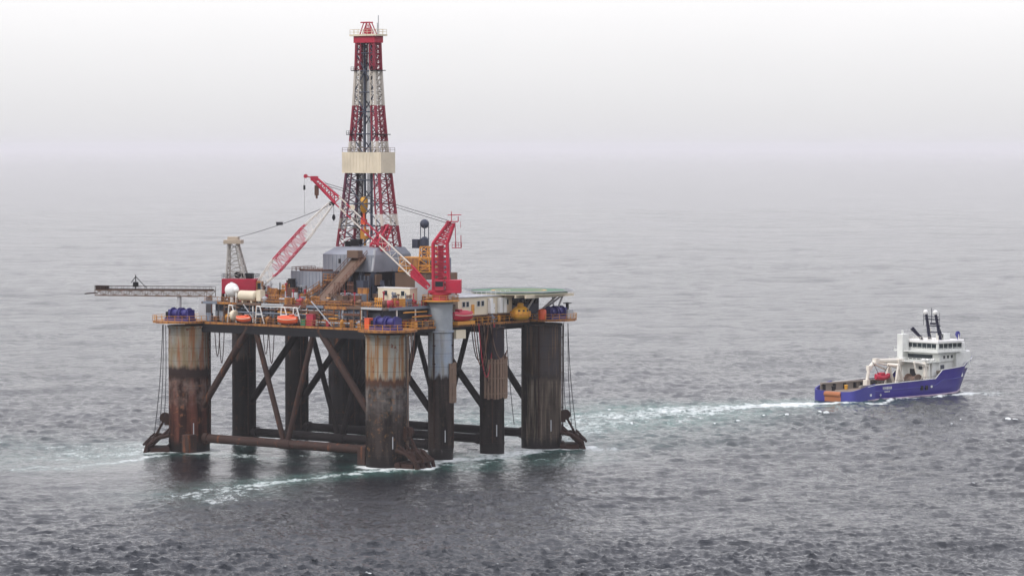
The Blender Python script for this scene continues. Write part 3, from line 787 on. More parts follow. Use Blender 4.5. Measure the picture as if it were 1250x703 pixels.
q = MB(); q.box(21.4, 27.6, -2.4, -.7, 29.3, 30.0); q.build('boat_cradle', 'amber', RIG)
MB().box(21.6, 25, -1.8, -.65, 26.2, 28.15).build('hanging_box', 'cream', RIG, bevel=.05)
# round survival capsule
o = thing('survival_capsule', 'round amber survival capsule with ribbed sides at the deck edge below the helideck', 'lifeboat', (45.0, -1.6, 29.35))
q = MB(); q.lathe((45, -1.6, 29.35), [(.8, 0), (1.7, .25), (2.2, .9), (2.25, 1.5), (2.15, 1.75), (1.95, 2.3), (1.3, 3.0), (.7, 3.25)], 28); q.build('hull', 'yellow', o)
q = MB(); q.lathe((45, -1.6, 32.6), [(.75, -.05), (.75, .5), (.5, .7), (.05, .75)], 18); q.build('hatch_tower', 'yellow', o)
q = MB()
for i in range(14):
    a = 2*math.pi*i/14; q.cbox((45+2.24*math.cos(a), -1.6+2.24*math.sin(a), 30.8), (.25, .3, 1.2), rz=a)
q.lathe((45, -1.6, 30.75), [(2.26, -.1), (2.36, -.05), (2.36, .1), (2.26, .15)], 28); q.build('rib', 'amber', o)
q = MB()
for i in range(5): q.cbox((45+2.0*math.cos(R(-150+i*30)), -1.6+2.0*math.sin(R(-150+i*30)), 31.6), (.08, .5, .35), rz=R(-150+i*30))
q.build('porthole', 'glass', o)
# orange canister next to it
solid('canister', 'upright orange canister by the blue winch on the right corner platform', 'canister', (51.0, -3.2, ZL), MB().lathe((51, -3.2, ZL), [(.9, 0), (.95, .15), (.95, 2.0), (.8, 2.3), (.3, 2.45)], 20), 'orange', 0)
solid('cabinet', 'bright orange cabinet beside the blue winch above the nearest column', 'cabinet', (-2.6, 2.9, ZL), MB().cbox((-2.6, 2.9, ZL+1.1), (1.4, 1.3, 2.2)).cbox((-2.6, 2.9, ZL+2.28), (1.55, 1.45, .16)), 'orange')
solid('cargo_skip', 'red steel skip right of the orange lifeboat on the left face of the deck', 'skip', (-.9+1.0, 21.6, ZL), MB().cbox((.1, 21.6, ZL+1.2), (1.1, 2.0, 2.4)).cbox((.1, 21.6, ZL+2.45), (1.25, 2.15, .14)), 'redrust')
solid('waste_bin', 'small green bin between the orange lifeboat and the red skip', 'bin', (0, 23.6, ZL), MB().cbox((0, 23.6, ZL+.6), (.9, 1.3, 1.2)).cbox((0, 23.6, ZL+1.26), (1.0, 1.4, .14)), 'green')
# cabins and containers
o = thing('site_cabin', 'cream site cabin with two dark windows standing below the red crane boom', 'cabin', (14.8, 9.2, ZU+.9))
q = MB(); q.box(13.5, 16.1, 4.7, 13.8, ZU+.9, ZU+3.7); q.build('wall', 'cream', o, bevel=.05)
MB().box(13.4, 16.2, 4.6, 13.9, ZU+3.71, ZU+3.9).build('roof', 'clean', o)
for y in (6.7, 11.6): 
    w = MB().box(13.42, 13.52, y-.45, y+.45, ZU+2.2, ZU+3.15).build('window', 'glass', o)
    f = MB()
    for z in (ZU+2.12, ZU+3.15): f.box(13.38, 13.5, y-.5, y+.5, z, z+.08)
    f.build('frame', 'lgrey', w)
q = MB(); q.box(13.6, 16, 4.8, 13.7, ZU, ZU+.88); q.build('skid', 'rust', o)
solid('air_conditioner', 'dark grey ventilation unit on the front wall of the cream site cabin', 'vent unit', (13.3, 9.1, ZU+2.3), MB().cbox((13.25, 9.1, ZU+2.6), (.4, 1.0, .5)), 'grey', .03)
for (x, y, L, m, lab, z) in ((17.5, 45.5, 5.5, 'amberrust', 'rusty amber cargo basket stacked behind the white dome aerials', ZU),
                          (10.6, 17.0, 3.8, 'bgrey', 'blue grey cargo container in front of the drill floor, right of the sloping ramp', ZU)):
    q = MB(); q.box(x-1.1, x+1.1, y-L/2, y+L/2, z+.15, z+2.4)
    for yy in np.arange(y-L/2+.2, y+L/2, .45): q.box(x-1.17, x-1.1, yy-.08, yy+.08, z+.2, z+2.35)
    for sx in (-1, 1):
        for sy in (-1, 1): q.box(x+sx*1.1-.1, x+sx*1.1+.1, y+sy*L/2-.1, y+sy*L/2+.1, z, z+2.5)
    solid('cargo_container', lab, 'container', (x, y, z), q, m, 0)

# ------------------------------------------------------------------ derrick
DX, DY = 27.6, 28.3
DR = thing('derrick', 'tall red and white lattice drilling derrick with a cream windwall belt', 'derrick', (DX, DY, 45.8))
HT = [(45.8, 6.95), (53, 6.0), (62.3, 4.95), (67.2, 4.25), (77, 3.4), (86, 2.85), (93.2, 2.6)]
def half(z): return float(np.interp(z, [h[0] for h in HT], [h[1] for h in HT]))
def corner(z, sx, sy):
    p = half(z)-.1; return Vector((DX+sx*p*.43, DY+sy*p, z))
red, wht, dk = (.22, .011, .032), (.50, .46, .40), (.05, .02, .035)
zo = 45.8
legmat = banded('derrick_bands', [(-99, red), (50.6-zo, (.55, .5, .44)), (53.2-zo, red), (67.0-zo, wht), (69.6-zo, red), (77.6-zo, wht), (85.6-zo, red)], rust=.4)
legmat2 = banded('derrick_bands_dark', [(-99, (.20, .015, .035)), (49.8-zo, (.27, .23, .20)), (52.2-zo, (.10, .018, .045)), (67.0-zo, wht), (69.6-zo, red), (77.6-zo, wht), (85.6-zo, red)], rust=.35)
lev = [45.8]
while lev[-1] < 93.0: lev.append(min(93.2, lev[-1]+max(1.15, half(lev[-1])*.30)))
for sy in (-1, 1):           # two narrow lattice sides
    q = MB()
    for sx in (-1, 1):
        for a, b in zip(lev, lev[1:]): q.tube(corner(a, sx, sy), corner(b, sx, sy), .36, n=6)
    # each side has a doubled inner chord a little inboard so that it reads as a lattice mast
    def inner(z, sx): c = corner(z, sx, sy); return c + Vector((0, -sy*(.9+.14*half(z)), 0))
    for i, (a, b) in enumerate(zip(lev, lev[1:])):
        for sx in (-1, 1):
            q.tube(inner(a, sx), inner(b, sx), .20, n=5)
            q.tube(corner(a, sx, sy), inner(b, sx) if i % 2 else inner(a, sx), .11, n=4)
            q.tube(inner(a, sx), corner(b, sx, sy), .11, n=4)
        q.tube(corner(a, -1, sy), corner(b, 1, sy), .13, n=4); q.tube(corner(a, 1, sy), corner(b, -1, sy), .13, n=4)
        q.tube(corner(b, -1, sy), corner(b, 1, sy), .12, n=4)
        q.tube(inner(b, -1), inner(b, 1), .1, n=4)
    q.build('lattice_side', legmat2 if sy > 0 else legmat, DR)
# wide faces: girts and diagonals
q = MB(); gl = [45.9, 50.5, 55.5, 60.8, 66.8, 71.2, 76.2, 80.6, 85.4, 89.4, 93.0]
for sx in (-1, 1):
    for i, (a, b) in enumerate(zip(gl, gl[1:])):
        q.tube(corner(b, sx, -1), corner(b, sx, 1), .13, n=5)
        m0 = (corner(b, sx, -1)+corner(b, sx, 1))/2
        if i % 2: q.tube(corner(a, sx, -1), m0, .14, n=5); q.tube(corner(a, sx, 1), m0, .14, n=5)
        else:
            m1 = (corner(a, sx, -1)+corner(a, sx, 1))/2
            q.tube(m1, corner(b, sx, -1), .14, n=5); q.tube(m1, corner(b, sx, 1), .14, n=5)
q.build('girt', 'darkblue', DR)
# windwall
p = 5.75; q = MB()
z0, z1 = 62.4, 67.1
o_ = [(DX-2.5, DY-p), (DX+2.5, DY-p), (DX+2.5, DY+p), (DX-2.5, DY+p)]; i_ = [(DX-2.42, DY-p+.1), (DX+2.42, DY-p+.1), (DX+2.42, DY+p-.1), (DX-2.42, DY+p-.1)]
for i in range(4):
    j = (i+1) % 4
    q.add([(*o_[i], z0), (*o_[j], z0), (*o_[j], z1), (*o_[i], z1), (*i_[i], z0), (*i_[j], z0), (*i_[j], z1), (*i_[i], z1)], [(0,1,2,3), (7,6,5,4), (3,2,6,7), (4,5,1,0)])
WW = q.build('windwall', paint('windwall_cream', (.70, .62, .47), .06, .6, dirt=.5, scale=.45, rustcol=(.35, .3, .22)), DR)
q = MB()
for y in np.linspace(DY-p+.5, DY+p-.5, 12): q.box(DX-2.55, DX-2.5, y-.05, y+.05, z0+.05, z1-.05)
q.box(DX-2.56, DX-2.5, DY-p+.1, DY+p-.1, z0, z0+.15); q.build('wall_rib', 'cream', WW)
q = MB(); q.railing([(DX-2.5, DY-p+.1, z1), (DX-2.5, DY+p-.1, z1)], 1.0, .05, 1.6); q.railing([(DX-2.5, DY-p+.1, z1), (DX+2.5, DY-p+.1, z1)], 1.0, .05, 1.6); q.build('railing', 'brown', WW)
q = MB(); q.box(DX-2.3, DX+2.3, DY-p+.3, DY-p+3.2, z0+.05, z0+.2); q.box(DX-2.3, DX+2.3, DY+p-3.2, DY+p-.3, z0+.05, z0+.2); q.build('monkey_board', 'dark', DR)
# platforms around the shaft
for z, m in ((85.4, 'dark'), (71.0, 'dark')):
    h = half(z); q = MB()
    for sy in (-1, 1): q.box(DX-h*.43-.6, DX+h*.43+.6, DY+sy*h-.7, DY+sy*h+.7, z, z+.18); q.railing([(DX-h*.43-.6, DY+sy*h-.7, z), (DX-h*.43-.6, DY+sy*h+.7, z)], .9, .05, .7)
    q.build('ring_platform', m, DR)
# guide rails, pipes and drilling string
q = MB()
for y in (-.95, .95): q.box(DX-.3, DX+.1, DY+y-.16, DY+y+.16, 46, 92.5)
q.build('guide_rail', 'darkblue', DR)
q = MB(); q.tube((DX+.6, DY-.35, 46), (DX+.6, DY-.35, 92), .35, n=8); q.tube((DX+.6, DY+1.7, 46), (DX+.6, DY+1.7, 92), .35, n=8); q.build('standpipe', 'lgrey', DR)
q = MB()
for y in (-.3, -.1, .1, .3): q.tube((DX, DY+y, 56.5), (DX, DY+y, 92.6), .05, n=4)
q.build('drilling_line', 'cable', DR)
q = MB(); q.lathe((DX-.9, DY+.6, 0), [(.1, 53.2), (.7, 53.8), (.9, 54.8), (.9, 56.4), (.5, 57.0), (.1, 57.1)], 12); TB = q.build('travelling_block', 'yellow', DR)
q = MB(); q.tube((DX-.9, DY+.6, 51.4), (DX-.9, DY+.6, 53.3), .3, n=8); q.cbox((DX-.9, DY+.6, 51.4), (.9, 1.2, 1.2)); q.build('hook', 'orange', TB)
q = MB(); q.cbox((DX-.9, DY+.4, 48.6), (1.3, 1.6, 2.2)); q.tube((DX-.9, DY+.4, 46), (DX-.9, DY+.4, 51.0), .22, n=8); q.build('top_drive', 'amber', DR, bevel=.15)
q = MB()
for i in range(10): q.tube((DX+1.2, DY+2.0+i*.28, 46), (DX+1.0, DY+2.0+i*.22, 66), .07, n=5)
q.build('drill_pipe', 'dark', DR)
q = MB(); q.cbox((DX-1.5, DY-3.6, 47.0), (1.8, 2.0, 2.4)); q.build('driller_cabin', 'clean', DR, bevel=.1)
q = MB(); q.cbox((DX-2.4, DY+1.6, 46.7), (1.4, 2.6, 1.5)); q.cbox((DX-2.2, DY+4.2, 46.4), (1, 1.2, 1.2)); q.build('iron_roughneck', 'dark', DR, bevel=.1)
q = MB()
for y, z in ((5.6, 48.8), (4.4, 47.2), (5.0, 46.8), (3.2, 50.0), (-1.8, 48.6), (-2.6, 47.0)): q.sphere((DX-3.1, DY+y, z), .33, 8)
q.build('floodlight', 'clean', DR)
# crown
q = MB(); q.box(DX-1.5, DX+1.5, DY-3.1, DY+3.1, 91.7, 93.2); q.build('crown_beam', 'red', DR)
q = MB(); q.box(DX-2.0, DX+2.0, DY-3.9, DY+3.9, 93.21, 93.6); CP = q.build('crown_platform', 'cream', DR)
q = MB(); q.railing([(DX-1.9, DY-3.8, 93.6), (DX-1.9, DY+3.8, 93.6), (DX+1.9, DY+3.8, 93.6), (DX+1.9, DY-3.8, 93.6), (DX-1.9, DY-3.8, 93.6)], 1.1, .05, 1.3); q.build('railing', 'cream', CP)
q = MB()
for x in (-.7, .7):
    for y, yt in ((-1.9, -.6), (1.9, .9)): q.tube((DX+x, DY+y, 93.6), (DX+x*.7, DY+yt, 96.3), .13, n=5)
    q.tube((DX+x*.7, DY-.9, 96.3), (DX+x*.7, DY+1.8, 96.3), .16, n=5)
    for y in (-1.2, 0, 1.2): q.tube((DX+x, DY+y, 93.6), (DX+x*.7, DY+.1, 96.3), .08, n=4)
q.lathe((DX-.4, DY, 94.3), [(.8, 0), (.8, .8)], 14, axis='x'); q.build('gin_pole', 'redrust', DR)
q = MB(); q.tube((DX+.8, DY-2.3, 93.6), (DX+.8, DY-2.3, 97.9), .12, n=6); q.tube((DX+.8, DY-2.0, 93.6), (DX+.8, DY-2.0, 96.2), .1, n=5); q.build('antenna', 'lgrey', DR)
# cross piping of red frame at the derrick foot
q = MB(); q.truss((DX-4.2, DY-6.0, 45.9), (DX-1.2, DY-6.8, 50.6), (2.4, 2.2), (1.0, 1.0), 4, .2, .13); q.truss((DX-3.8, DY-4.2, 45.9), (DX-3.8, DY-8.8, 45.9), (1.4, 1.4), (1.4, 1.4), 4, .18, .12); q.build('foot_frame', 'red', DR)

# ------------------------------------------------------------------ cranes (own frames, boom along +x)
def boom_bands(name, stops): return stops
def crane_right():
    base = W(TC[1], 0, 0)
    o = free_thing('pedestal_crane', 'crimson crane with a leaning lattice tower, its long boom crossing in front of the derrick', 'crane', base+Vector((0, 0, 28.2)), R(178), 'deck cranes')
    z0 = 28.2
    def B(mb, name, m, parent=o, **k): return mb.build(name, m, parent, off=(0, 0, z0), **k)
    B(MB().lathe((0, 0, 0), [(2.65, 28.25), (2.65, 34.0), (2.9, 34.3), (2.9, 34.6)], 32), 'pedestal', paint('pedestal_grey', (.30, .33, .355), .3, .6, dirt=.6))
    q = MB(); q.lathe((0, 0, 0), [(4.2, 34.6), (4.2, 34.85)], 24); q.railing([(4.0*math.cos(2*math.pi*i/16), 4.0*math.sin(2*math.pi*i/16), 34.85) for i in range(17)], 1.1, .06, 1.5); B(q, 'service_platform', 'amber')
    B(MB().lathe((0, 0, 0), [(1.9, 34.85), (1.7, 35.9), (2.4, 36.1), (2.4, 36.4)], 24), 'slewing_ring', 'redrust')
    q = MB(); q.box(-4.6, 2.6, -1.9, 1.9, 36.4, 37.0); q.box(-4.6, -1.2, -1.8, 1.8, 37.0, 39.3); B(q, 'machinery_house', 'red', bevel=.1)
    q = MB(); q.box(-.9, 1.2, 1.0, 2.5, 37.0, 39.3); cb = B(q, 'cab', 'redrust', bevel=.1)
    q = MB(); q.box(-.7, 1.0, 2.5, 2.56, 37.9, 39.0); q.box(1.2, 1.26, 1.2, 2.3, 37.9, 39.0); B(q, 'window', 'glass', cb)
    # kinked lattice tower
    q = MB()
    lo = [(-1.9, -1.45), (1.5, -1.45), (1.5, 1.45), (-1.9, 1.45)]
    mid = [(-1.5, -1.1), (1.6, -1.1), (1.6, 1.1), (-1.5, 1.1)]
    top = [(-3.0, -.6), (-1.9, -.6), (-1.9, .6), (-3.0, .6)]
    def ring(f):
        if f < .6: g = f/.6; return [Vector((a[0]+(b[0]-a[0])*g, a[1]+(b[1]-a[1])*g, 37+10.2*g)) for a, b in zip(lo, mid)]
        g = (f-.6)/.4; zz = 47.2+4.8*g
        return [Vector((a[0]+(b[0]-a[0])*g, a[1]+(b[1]-a[1])*g, zz - (0 if b[0] > -2.5 else .4*g))) for a, b in zip(mid, top)]
    K = 15; rr = [ring(i/K) for i in range(K+1)]
    for i in range(K):
        for k in range(4):
            k2 = (k+1) % 4
            q.tube(rr[i][k], rr[i+1][k], .36, n=6)
            q.tube(rr[i][k], rr[i][k2], .14, n=4)
            q.tube(rr[i][k], rr[i+1][k2], .15, n=4)
            if i % 2: q.tube(rr[i][k2], rr[i+1][k], .15, n=4)
    # plated front of the lower tower
    q.box(-.7, .5, -.12, .12, 37, 46.8)
    tw = B(q, 'tower', 'red')
    q = MB(); q.box(-3.9, -1.2, -1.0, 1.0, 51.9, 52.1); q.railing([(-3.9, -1, 52.1), (-3.9, 1, 52.1)], 1, .06, 1); q.tube((-2.4, 0, 52), (-2.4, 0, 54.2), .1, n=5); q.tube((-1.6, 0, 53.4), (-4.6, 0, 53.5), .1, n=5); q.lathe((-1.9, -.5, 51.6), [(.55, 0), (.55, 1.0)], 14, axis='y'); B(q, 'tower_head', 'red', tw)
    q = MB(); q.box(-4.6, -2.6, -.7, .7, 46.2, 46.35)
    for y in (-.65, .65): q.tube((-4.5, y, 46.3), (-4.5, y, 49), .07, n=4); q.tube((-3.4, y, 46.3), (-3.2, y, 51.8), .07, n=4)
    q.railing([(-4.6, -.7, 46.35), (-4.6, .7, 46.35), (-2.6, .7, 46.35)], 1.1, .06, .7); q.tube((-4.4, 0, 50.6), (-4.4, 0, 52), .06, n=4); B(q, 'ladder', 'red', tw)
    # boom
    A = Vector((2.6, 0, 37.6)); T = Vector((27.6, 0, 61.4)); d = T-A
    bm = banded('right_boom_bands', [(-99, (.50, .01, .045)), (6.5, (.74, .69, .60)), (13.4, (.45, .02, .05)), (17.4, (.74, .68, .60)), (19.6, (.45, .02, .05)), (20.6, (.7, .62, .52)), (22.2, (.48, .012, .045))], rust=.15, axis=0)
    q = MB(); P = lambda f: A+d*f
    q.truss(P(0), P(.16), (1.6, .9), (1.9, 1.9), 4, .18, .1); q.truss(P(.16), P(.8), (1.8, 1.9), (1.5, 1.7), 9, .11, .05); q.truss(P(.8), P(1), (1.6, 1.6), (.9, .9), 5, .2, .12)
    bo = B(q, 'boom', bm)
    dn = d.normalized(); sx = Vector((0, 1, 0)); up = dn.cross(sx) * -1
    if up.z < 0: up = -up
    q = MB()
    for s in (-.85, .85):
        q.add([P(.02)+sx*s-up*.5, P(.02)+sx*s+up*.5, P(.15)+sx*s+up*1.0, P(.15)+sx*s-up*1.0, P(.02)+sx*s*1.1-up*.5, P(.02)+sx*s*1.1+up*.5, P(.15)+sx*s*1.1+up*1.0, P(.15)+sx*s*1.1-up*1.0], [(0,1,2,3),(7,6,5,4),(0,4,5,1),(1,5,6,2),(2,6,7,3),(3,7,4,0)])
    B(q, 'foot_plate', 'red', bo)
    q = MB()
    for s in (-.45, .45): q.tube(P(.80)+sx*s-up*.75, P(1.0)+sx*s-up*.4, .32, n=8)
    q.cbox(P(1.0), (1.6, 1.3, 1.0)); q.tube(P(1.0), P(1.0)+Vector((2.0, 0, .55)), .13, n=5); q.tube(P(1.0)+Vector((1.9, -.5, .5)), P(1.0)+Vector((1.9, .5, .5)), .45, n=10)
    B(q, 'boom_head', 'red', bo)
    q = MB(); q.lathe(P(.7)+up*1.1-sx*.3, [(.6, 0), (.6, .6)], 14, axis='y'); B(q, 'cable_guide', 'cream', bo)
    # ropes
    q = MB()
    for s in (-.35, .35): q.tube((-1.8, s, 52.2), P(.93)+sx*s+up*.9, .06, n=4); q.tube((-2.0, s, 51.5), P(.90)+sx*s+up*.9, .06, n=4)
    q.tube(P(.2)+up*1.2, P(.95)+up*1.0, .04, n=4)
    B(q, 'pendant_rope', 'cable', bo)
    q = MB(); c = P(1.0)+Vector((-.5, 0, 0)); q.tube(c, c-Vector((0, 0, 1.6)), .07, n=4); q.cbox(c-Vector((0, 0, 2.6)), (.9, .6, 2.2)); q.tube(c-Vector((0, 0, 3.6)), c-Vector((0, 0, 4.4)), .25, n=6); B(q, 'main_hook', 'rust', bo)
    q = MB(); c = P(1.0)+Vector((2.2, 0, .4)); q.tube(c, c-Vector((0, 0, 8.5)), .03, n=4); q.cbox(c-Vector((0, 0, 2.4)), (.45, .35, 1.0)); B(q, 'whip_hook', 'dark', bo)
    return o
crane_right()

def crane_left():
    base = W(8.0, 49.0, ZU)
    o = free_thing('lattice_crane', 'crane with red machinery house, pale tapering tower and red and white lattice boom', 'crane', base, R(-8), 'deck cranes')
    def B(mb, name, m, parent=o, **k): return mb.build(name, m, parent, off=(0, 0, ZU), **k)
    B(MB().lathe((0, 0, 0), [(2.2, ZU), (2.2, 35.0), (2.9, 35.1), (2.9, 35.35)], 28), 'pedestal', 'brown')
    q = MB(); q.box(-4.3, 3.6, -2.2, 2.2, 35.35, 38.7); B(q, 'machinery_house', paint('deep_crimson', (.36, .005, .032), .2, .5, dirt=.7), bevel=.12)
    q = MB(); q.box(3.6, 5.0, -2.0, -.4, 35.4, 38.2); cb = B(q, 'cab', 'amberrust', bevel=.1)
    q = MB(); q.box(3.9, 4.8, -2.06, -2.0, 36.4, 37.8); B(q, 'window', 'glass', cb)
    q = MB(); q.railing([(-4.2, -2.1, 38.7), (3.5, -2.1, 38.7), (3.5, 2.1, 38.7), (-4.2, 2.1, 38.7), (-4.2, -2.1, 38.7)], 1.0, .05, 1.3); q.cbox((1.2, 0, 39.3), (2.4, 2.0, 1.2)); q.lathe((-1, -.9, 39.5), [(.7, 0), (.7, 1.8)], 14, axis='y'); B(q, 'roof_winch', 'dark')
    lo = [(-3.3, -1.7), (1.0, -1.7), (1.0, 1.7), (-3.3, 1.7)]; hi = [(-3.0, -.8), (-1.0, -.8), (-1.0, .8), (-3.0, .8)]
    q = MB(); K = 5
    rr = [[Vector((a[0]+(b[0]-a[0])*i/K, a[1]+(b[1]-a[1])*i/K, 38.7+7.8*i/K)) for a, b in zip(lo, hi)] for i in range(K+1)]
    for i in range(K):
        for k in range(4):
            k2 = (k+1) % 4; q.tube(rr[i][k], rr[i+1][k], .24, n=6); q.tube(rr[i][k], rr[i][k2], .09, n=4)
            q.tube(rr[i][k], rr[i+1][k2], .09, n=4); q.tube(rr[i][k2], rr[i+1][k], .07, n=4)
    q.tube((.2, -1.2, 38.8), (-1.4, -.6, 46), .12, n=5)
    tw = B(q, 'tower', paint('worn_pale_steel', (.36, .34, .31), .4, .6))
    q = MB(); q.box(-4.0, .0, -1.5, 1.5, 46.5, 47.4); q.box(-3.2, -.8, -1.0, 1.0, 47.4, 48.1); q.railing([(-4, -1.5, 46.6), (0, -1.5, 46.6)], .5, .05, 1); B(q, 'tower_head', paint('tower_head_beige', (.46, .38, .29), .3, .6), tw, bevel=.08)
    A = Vector((3.3, 0, 36.6)); T = Vector((20.4, 0, 55.6)); d = T-A; P = lambda f: A+d*f
    bm = banded('left_boom_bands', [(-99, (.74, .71, .64)), (7.2, (.52, .03, .07)), (14.6, (.76, .73, .67))], rust=.1, axis=0)
    q = MB(); q.truss(P(0), P(.25), (1.6, 1.2), (2.8, 2.9), 4, .13, .06); q.truss(P(.25), P(.66), (2.8, 2.9), (2.7, 2.7), 8, .145, .075); q.truss(P(.66), P(1), (2.7, 2.7), (1.0, 1.0), 6, .13, .06)
    bo = B(q, 'boom', bm)
    q = MB(); q.cbox(P(1.0), (1.0, 1.0, .8)); q.lathe(P(1.0)+Vector((.3, -.4, 0)), [(.5, 0), (.5, .8)], 14, axis='y'); B(q, 'boom_head', 'dark', bo)
    q = MB()
    S = Vector((-1.6, 0, 47.8)); E_ = P(.98)
    for s in (-.4, .4):
        pts = [S.lerp(E_, i/10)+Vector((0, s, -.5*(1-(2*i/10-1)**2))) for i in range(11)]
        q.path(pts, .05, 4)
    c = S.lerp(E_, .47); q.cbox(c+Vector((0, 0, -.2)), (1.3, 1.3, .7))
    B(q, 'pendant_rope', 'cable', bo)
    q = MB(); c = P(1.0)+Vector((.6, 0, 0)); q.tube(c, c-Vector((0, 0, 2.4)), .06, n=4); q.lathe(c-Vector((0, 0, 3.2)), [(.05, -.7), (.4, -.1), (.4, .3), (.15, .8)], 10); B(q, 'hook', 'dark', bo)
    return o
crane_left()

# ------------------------------------------------------------------ supply ship
SHIP = free_thing('supply_ship', 'blue hulled offshore supply ship with white wheelhouse steaming away from the platform', 'ship', Vector((86.7, 880.9, 0)), math.atan2(.679, .735))
# hull stations: (x, half breadth at deck, half breadth at water, deck z)
ST = [(0.0, 6.2, 5.6, 2.2), (.8, 7.2, 6.7, 2.5), (2.4, 7.8, 7.5, 3.0), (5, 8.0, 7.8, 3.7), (8, 8.0, 7.9, 4.1), (16, 8.0, 7.95, 4.3), (26, 8.0, 7.9, 4.5), (33.2, 8.0, 7.6, 4.7), (36.2, 8.0, 7.3, 7.0), (42, 7.7, 6.2, 7.3), (47, 6.6, 4.2, 7.5), (49, 6.0, 3.4, 8.5), (53, 4.1, 1.6, 8.9), (56, 2.2, .5, 9.2), (58.2, .25, .02, 9.6)]
def hull():
    mb = MB(); ring = []
    for x, bd, bw, zd in ST:
        rake = max(0, (x-46)/12)
        xs = x - 5.0*rake**1.3
        row = [(xs-1.0*rake, bw*.8, -2.0), (xs, bw, 0.0), (x-(x-xs)*.55, bw+(bd-bw)*.42, zd*.45), (x, bd, zd)]
        ring.append([(a, -b, c) for a, b, c in reversed(row)] + row)      # starboard top ... port top
    n = len(ring[0]); vs = [p for r in ring for p in r]; fs = []
    for i in range(len(ring)-1):
        for j in range(n-1):
            fs.append((i*n+j, i*n+j+1, (i+1)*n+j+1, (i+1)*n+j))
    mb.add(vs, fs, 0, True)
    mb.add(ring[0], [tuple(reversed(range(n)))], 0)
    return mb, ring
hb, ring = hull()
HU = hb.build('hull', 'shipblue', SHIP)
# stern quarters with the light on their curve painted in as lighter blue, and worn orange roller in the middle: plates proud of the hull
for s in (-1, 1):
    q = MB(); pts = []
    prof = [(-.12, 2.9), (-.12, 6.2), (.7, 7.25), (2.4, 7.88), (5.0, 8.08), (8.0, 8.08)]
    tops = [2.45, 2.6, 2.9, 3.3, 4.0, 4.5]
    vs = []
    for (x, b), zt in zip(prof, tops): vs += [(x, s*b, -.3), (x, s*b*1.0, zt), (x+.25, s*(b-.3), zt), (x+.25, s*(b-.3), -.3)]
    fs = []
    for i in range(len(prof)-1):
        a, b = i*4, i*4+4
        for k in range(3): f = (a+k, a+k+1, b+k+1, b+k); fs.append(f if s < 0 else tuple(reversed(f)))
    fs += [(0,1,2,3), (len(vs)-4, len(vs)-3, len(vs)-2, len(vs)-1)]
    q.add(vs, fs, 0, True); q.build('lit_stern_quarter', 'shipblue_lighter', HU)
q = MB(); q.lathe((.15, -2.9, 1.65), [(.75, 0), (.75, 5.8)], 20, axis='y'); q.build('stern_roller', 'shiprust', HU)
q = MB(); q.add([(-.14, -2.9, -.3), (-.14, 2.9, -.3), (-.14, 2.9, 1.6), (-.14, -2.9, 1.6), (.3, -2.9, -.3), (.3, 2.9, -.3), (.3, 2.9, 1.6), (.3, -2.9, 1.6)], [(3,2,1,0),(4,5,6,7),(0,1,5,4),(1,2,6,5),(2,3,7,6),(3,0,4,7)]); q.build('stern_plate', 'shiprust', HU)
# decks
q = MB(); q.prism([(.6, -6.2), (2.6, -7.2), (8, -7.6), (34, -7.6), (34, 7.6), (8, 7.6), (2.6, 7.2), (.6, 6.2)], 1.2, 2.15); q.build('working_deck', 'shipdeck', SHIP)
q = MB(); q.prism([(35.5, -7.7), (42, -7.4), (47, -5.6), (51, -4.0), (54.5, -1.2), (54.5, 1.2), (51, 4.0), (47, 5.6), (42, 7.4), (35.5, 7.7)], 6.0, 6.7); q.build('foredeck', 'shipdeck', SHIP)
# cargo rails along both sides of the working deck
for s in (-1, 1):
    q = MB(); q.box(3.0, 34, s*7.0-.5, s*7.0+.5, 3.85 if s > 0 else 3.6, 4.25 if s > 0 else 4.2); q.box(3.0, 34, s*7.25-.12, s*7.25+.12, 2.15, 3.85 if s > 0 else 3.6); q.build('cargo_rail', 'shiprail', SHIP)
    for i, x in enumerate(np.arange(4, 30, 4.2)):
        MB().box(x-.25, x+.25, s*6.75-.35, s*6.75+.35, 2.2, 3.8 if s > 0 else 3.55).build('rail_post', 'dark', SHIP)
# white sheer strip and boot topping
for s in (-1, 1):
    q = MB(); pts = [(x, s*(bd+.03), zd+.02) for x, bd, bw, zd in ST if 5 <= x <= 57]; q.path(pts, .12, 6); q.build('sheer_strip', 'shipwhite', HU)
    q = MB()
    P_ = []
    for (x, bd, bw, zd) in ST[3:]:
        rake = max(0, (x-46)/12); P_.append((x-5*rake**1.3, s*(bw+.05), .1))
    q.path(P_, .3, 6); q.build('boot_topping', 'antifoul', HU)
# illegible name lettering, marks
def glyphs(mb, x0, z0, widths, h, s=-1, yv=8.06):
    x = x0
    for w in widths:
        mb.box(x, x+.16, s*yv-.02, s*yv+.02, z0, z0+h); mb.box(x+w-.16, x+w, s*yv-.02, s*yv+.02, z0, z0+h); mb.box(x+.16, x+w-.16, s*yv-.02, s*yv+.02, z0+h*.42, z0+h*.62); x += w+.22
q = MB(); glyphs(q, 11.2, 2.75, (.6, .6, .35, .6, .6), .75); glyphs(q, 11.9, 2.0, (.35, .35, .35, .35), .4); q.build('name_lettering', 'shipwhite', HU)
q = MB()
for x, z in ((6.2, 1.5), (31.5, 2.6)): q.box(x-.35, x+.35, -8.14, -8.04, z-.3, z+.3)
q.box(10.2, 10.4, -8.08, -8.02, .9, 1.7); q.box(9.9, 10.7, -8.08, -8.02, 1.3, 1.45); q.build('hull_mark', 'shipwhite', HU)
q = MB()
for i in range(4):
    x = 50.2+i*1.3; f = (x-49)/4; b = 6.0+(4.1-6.0)*f
    q.cbox((x, -b*.985, 8.0), (.55, .12, .6), rz=.44)
q.build('bow_lettering', 'shipwhite', HU)
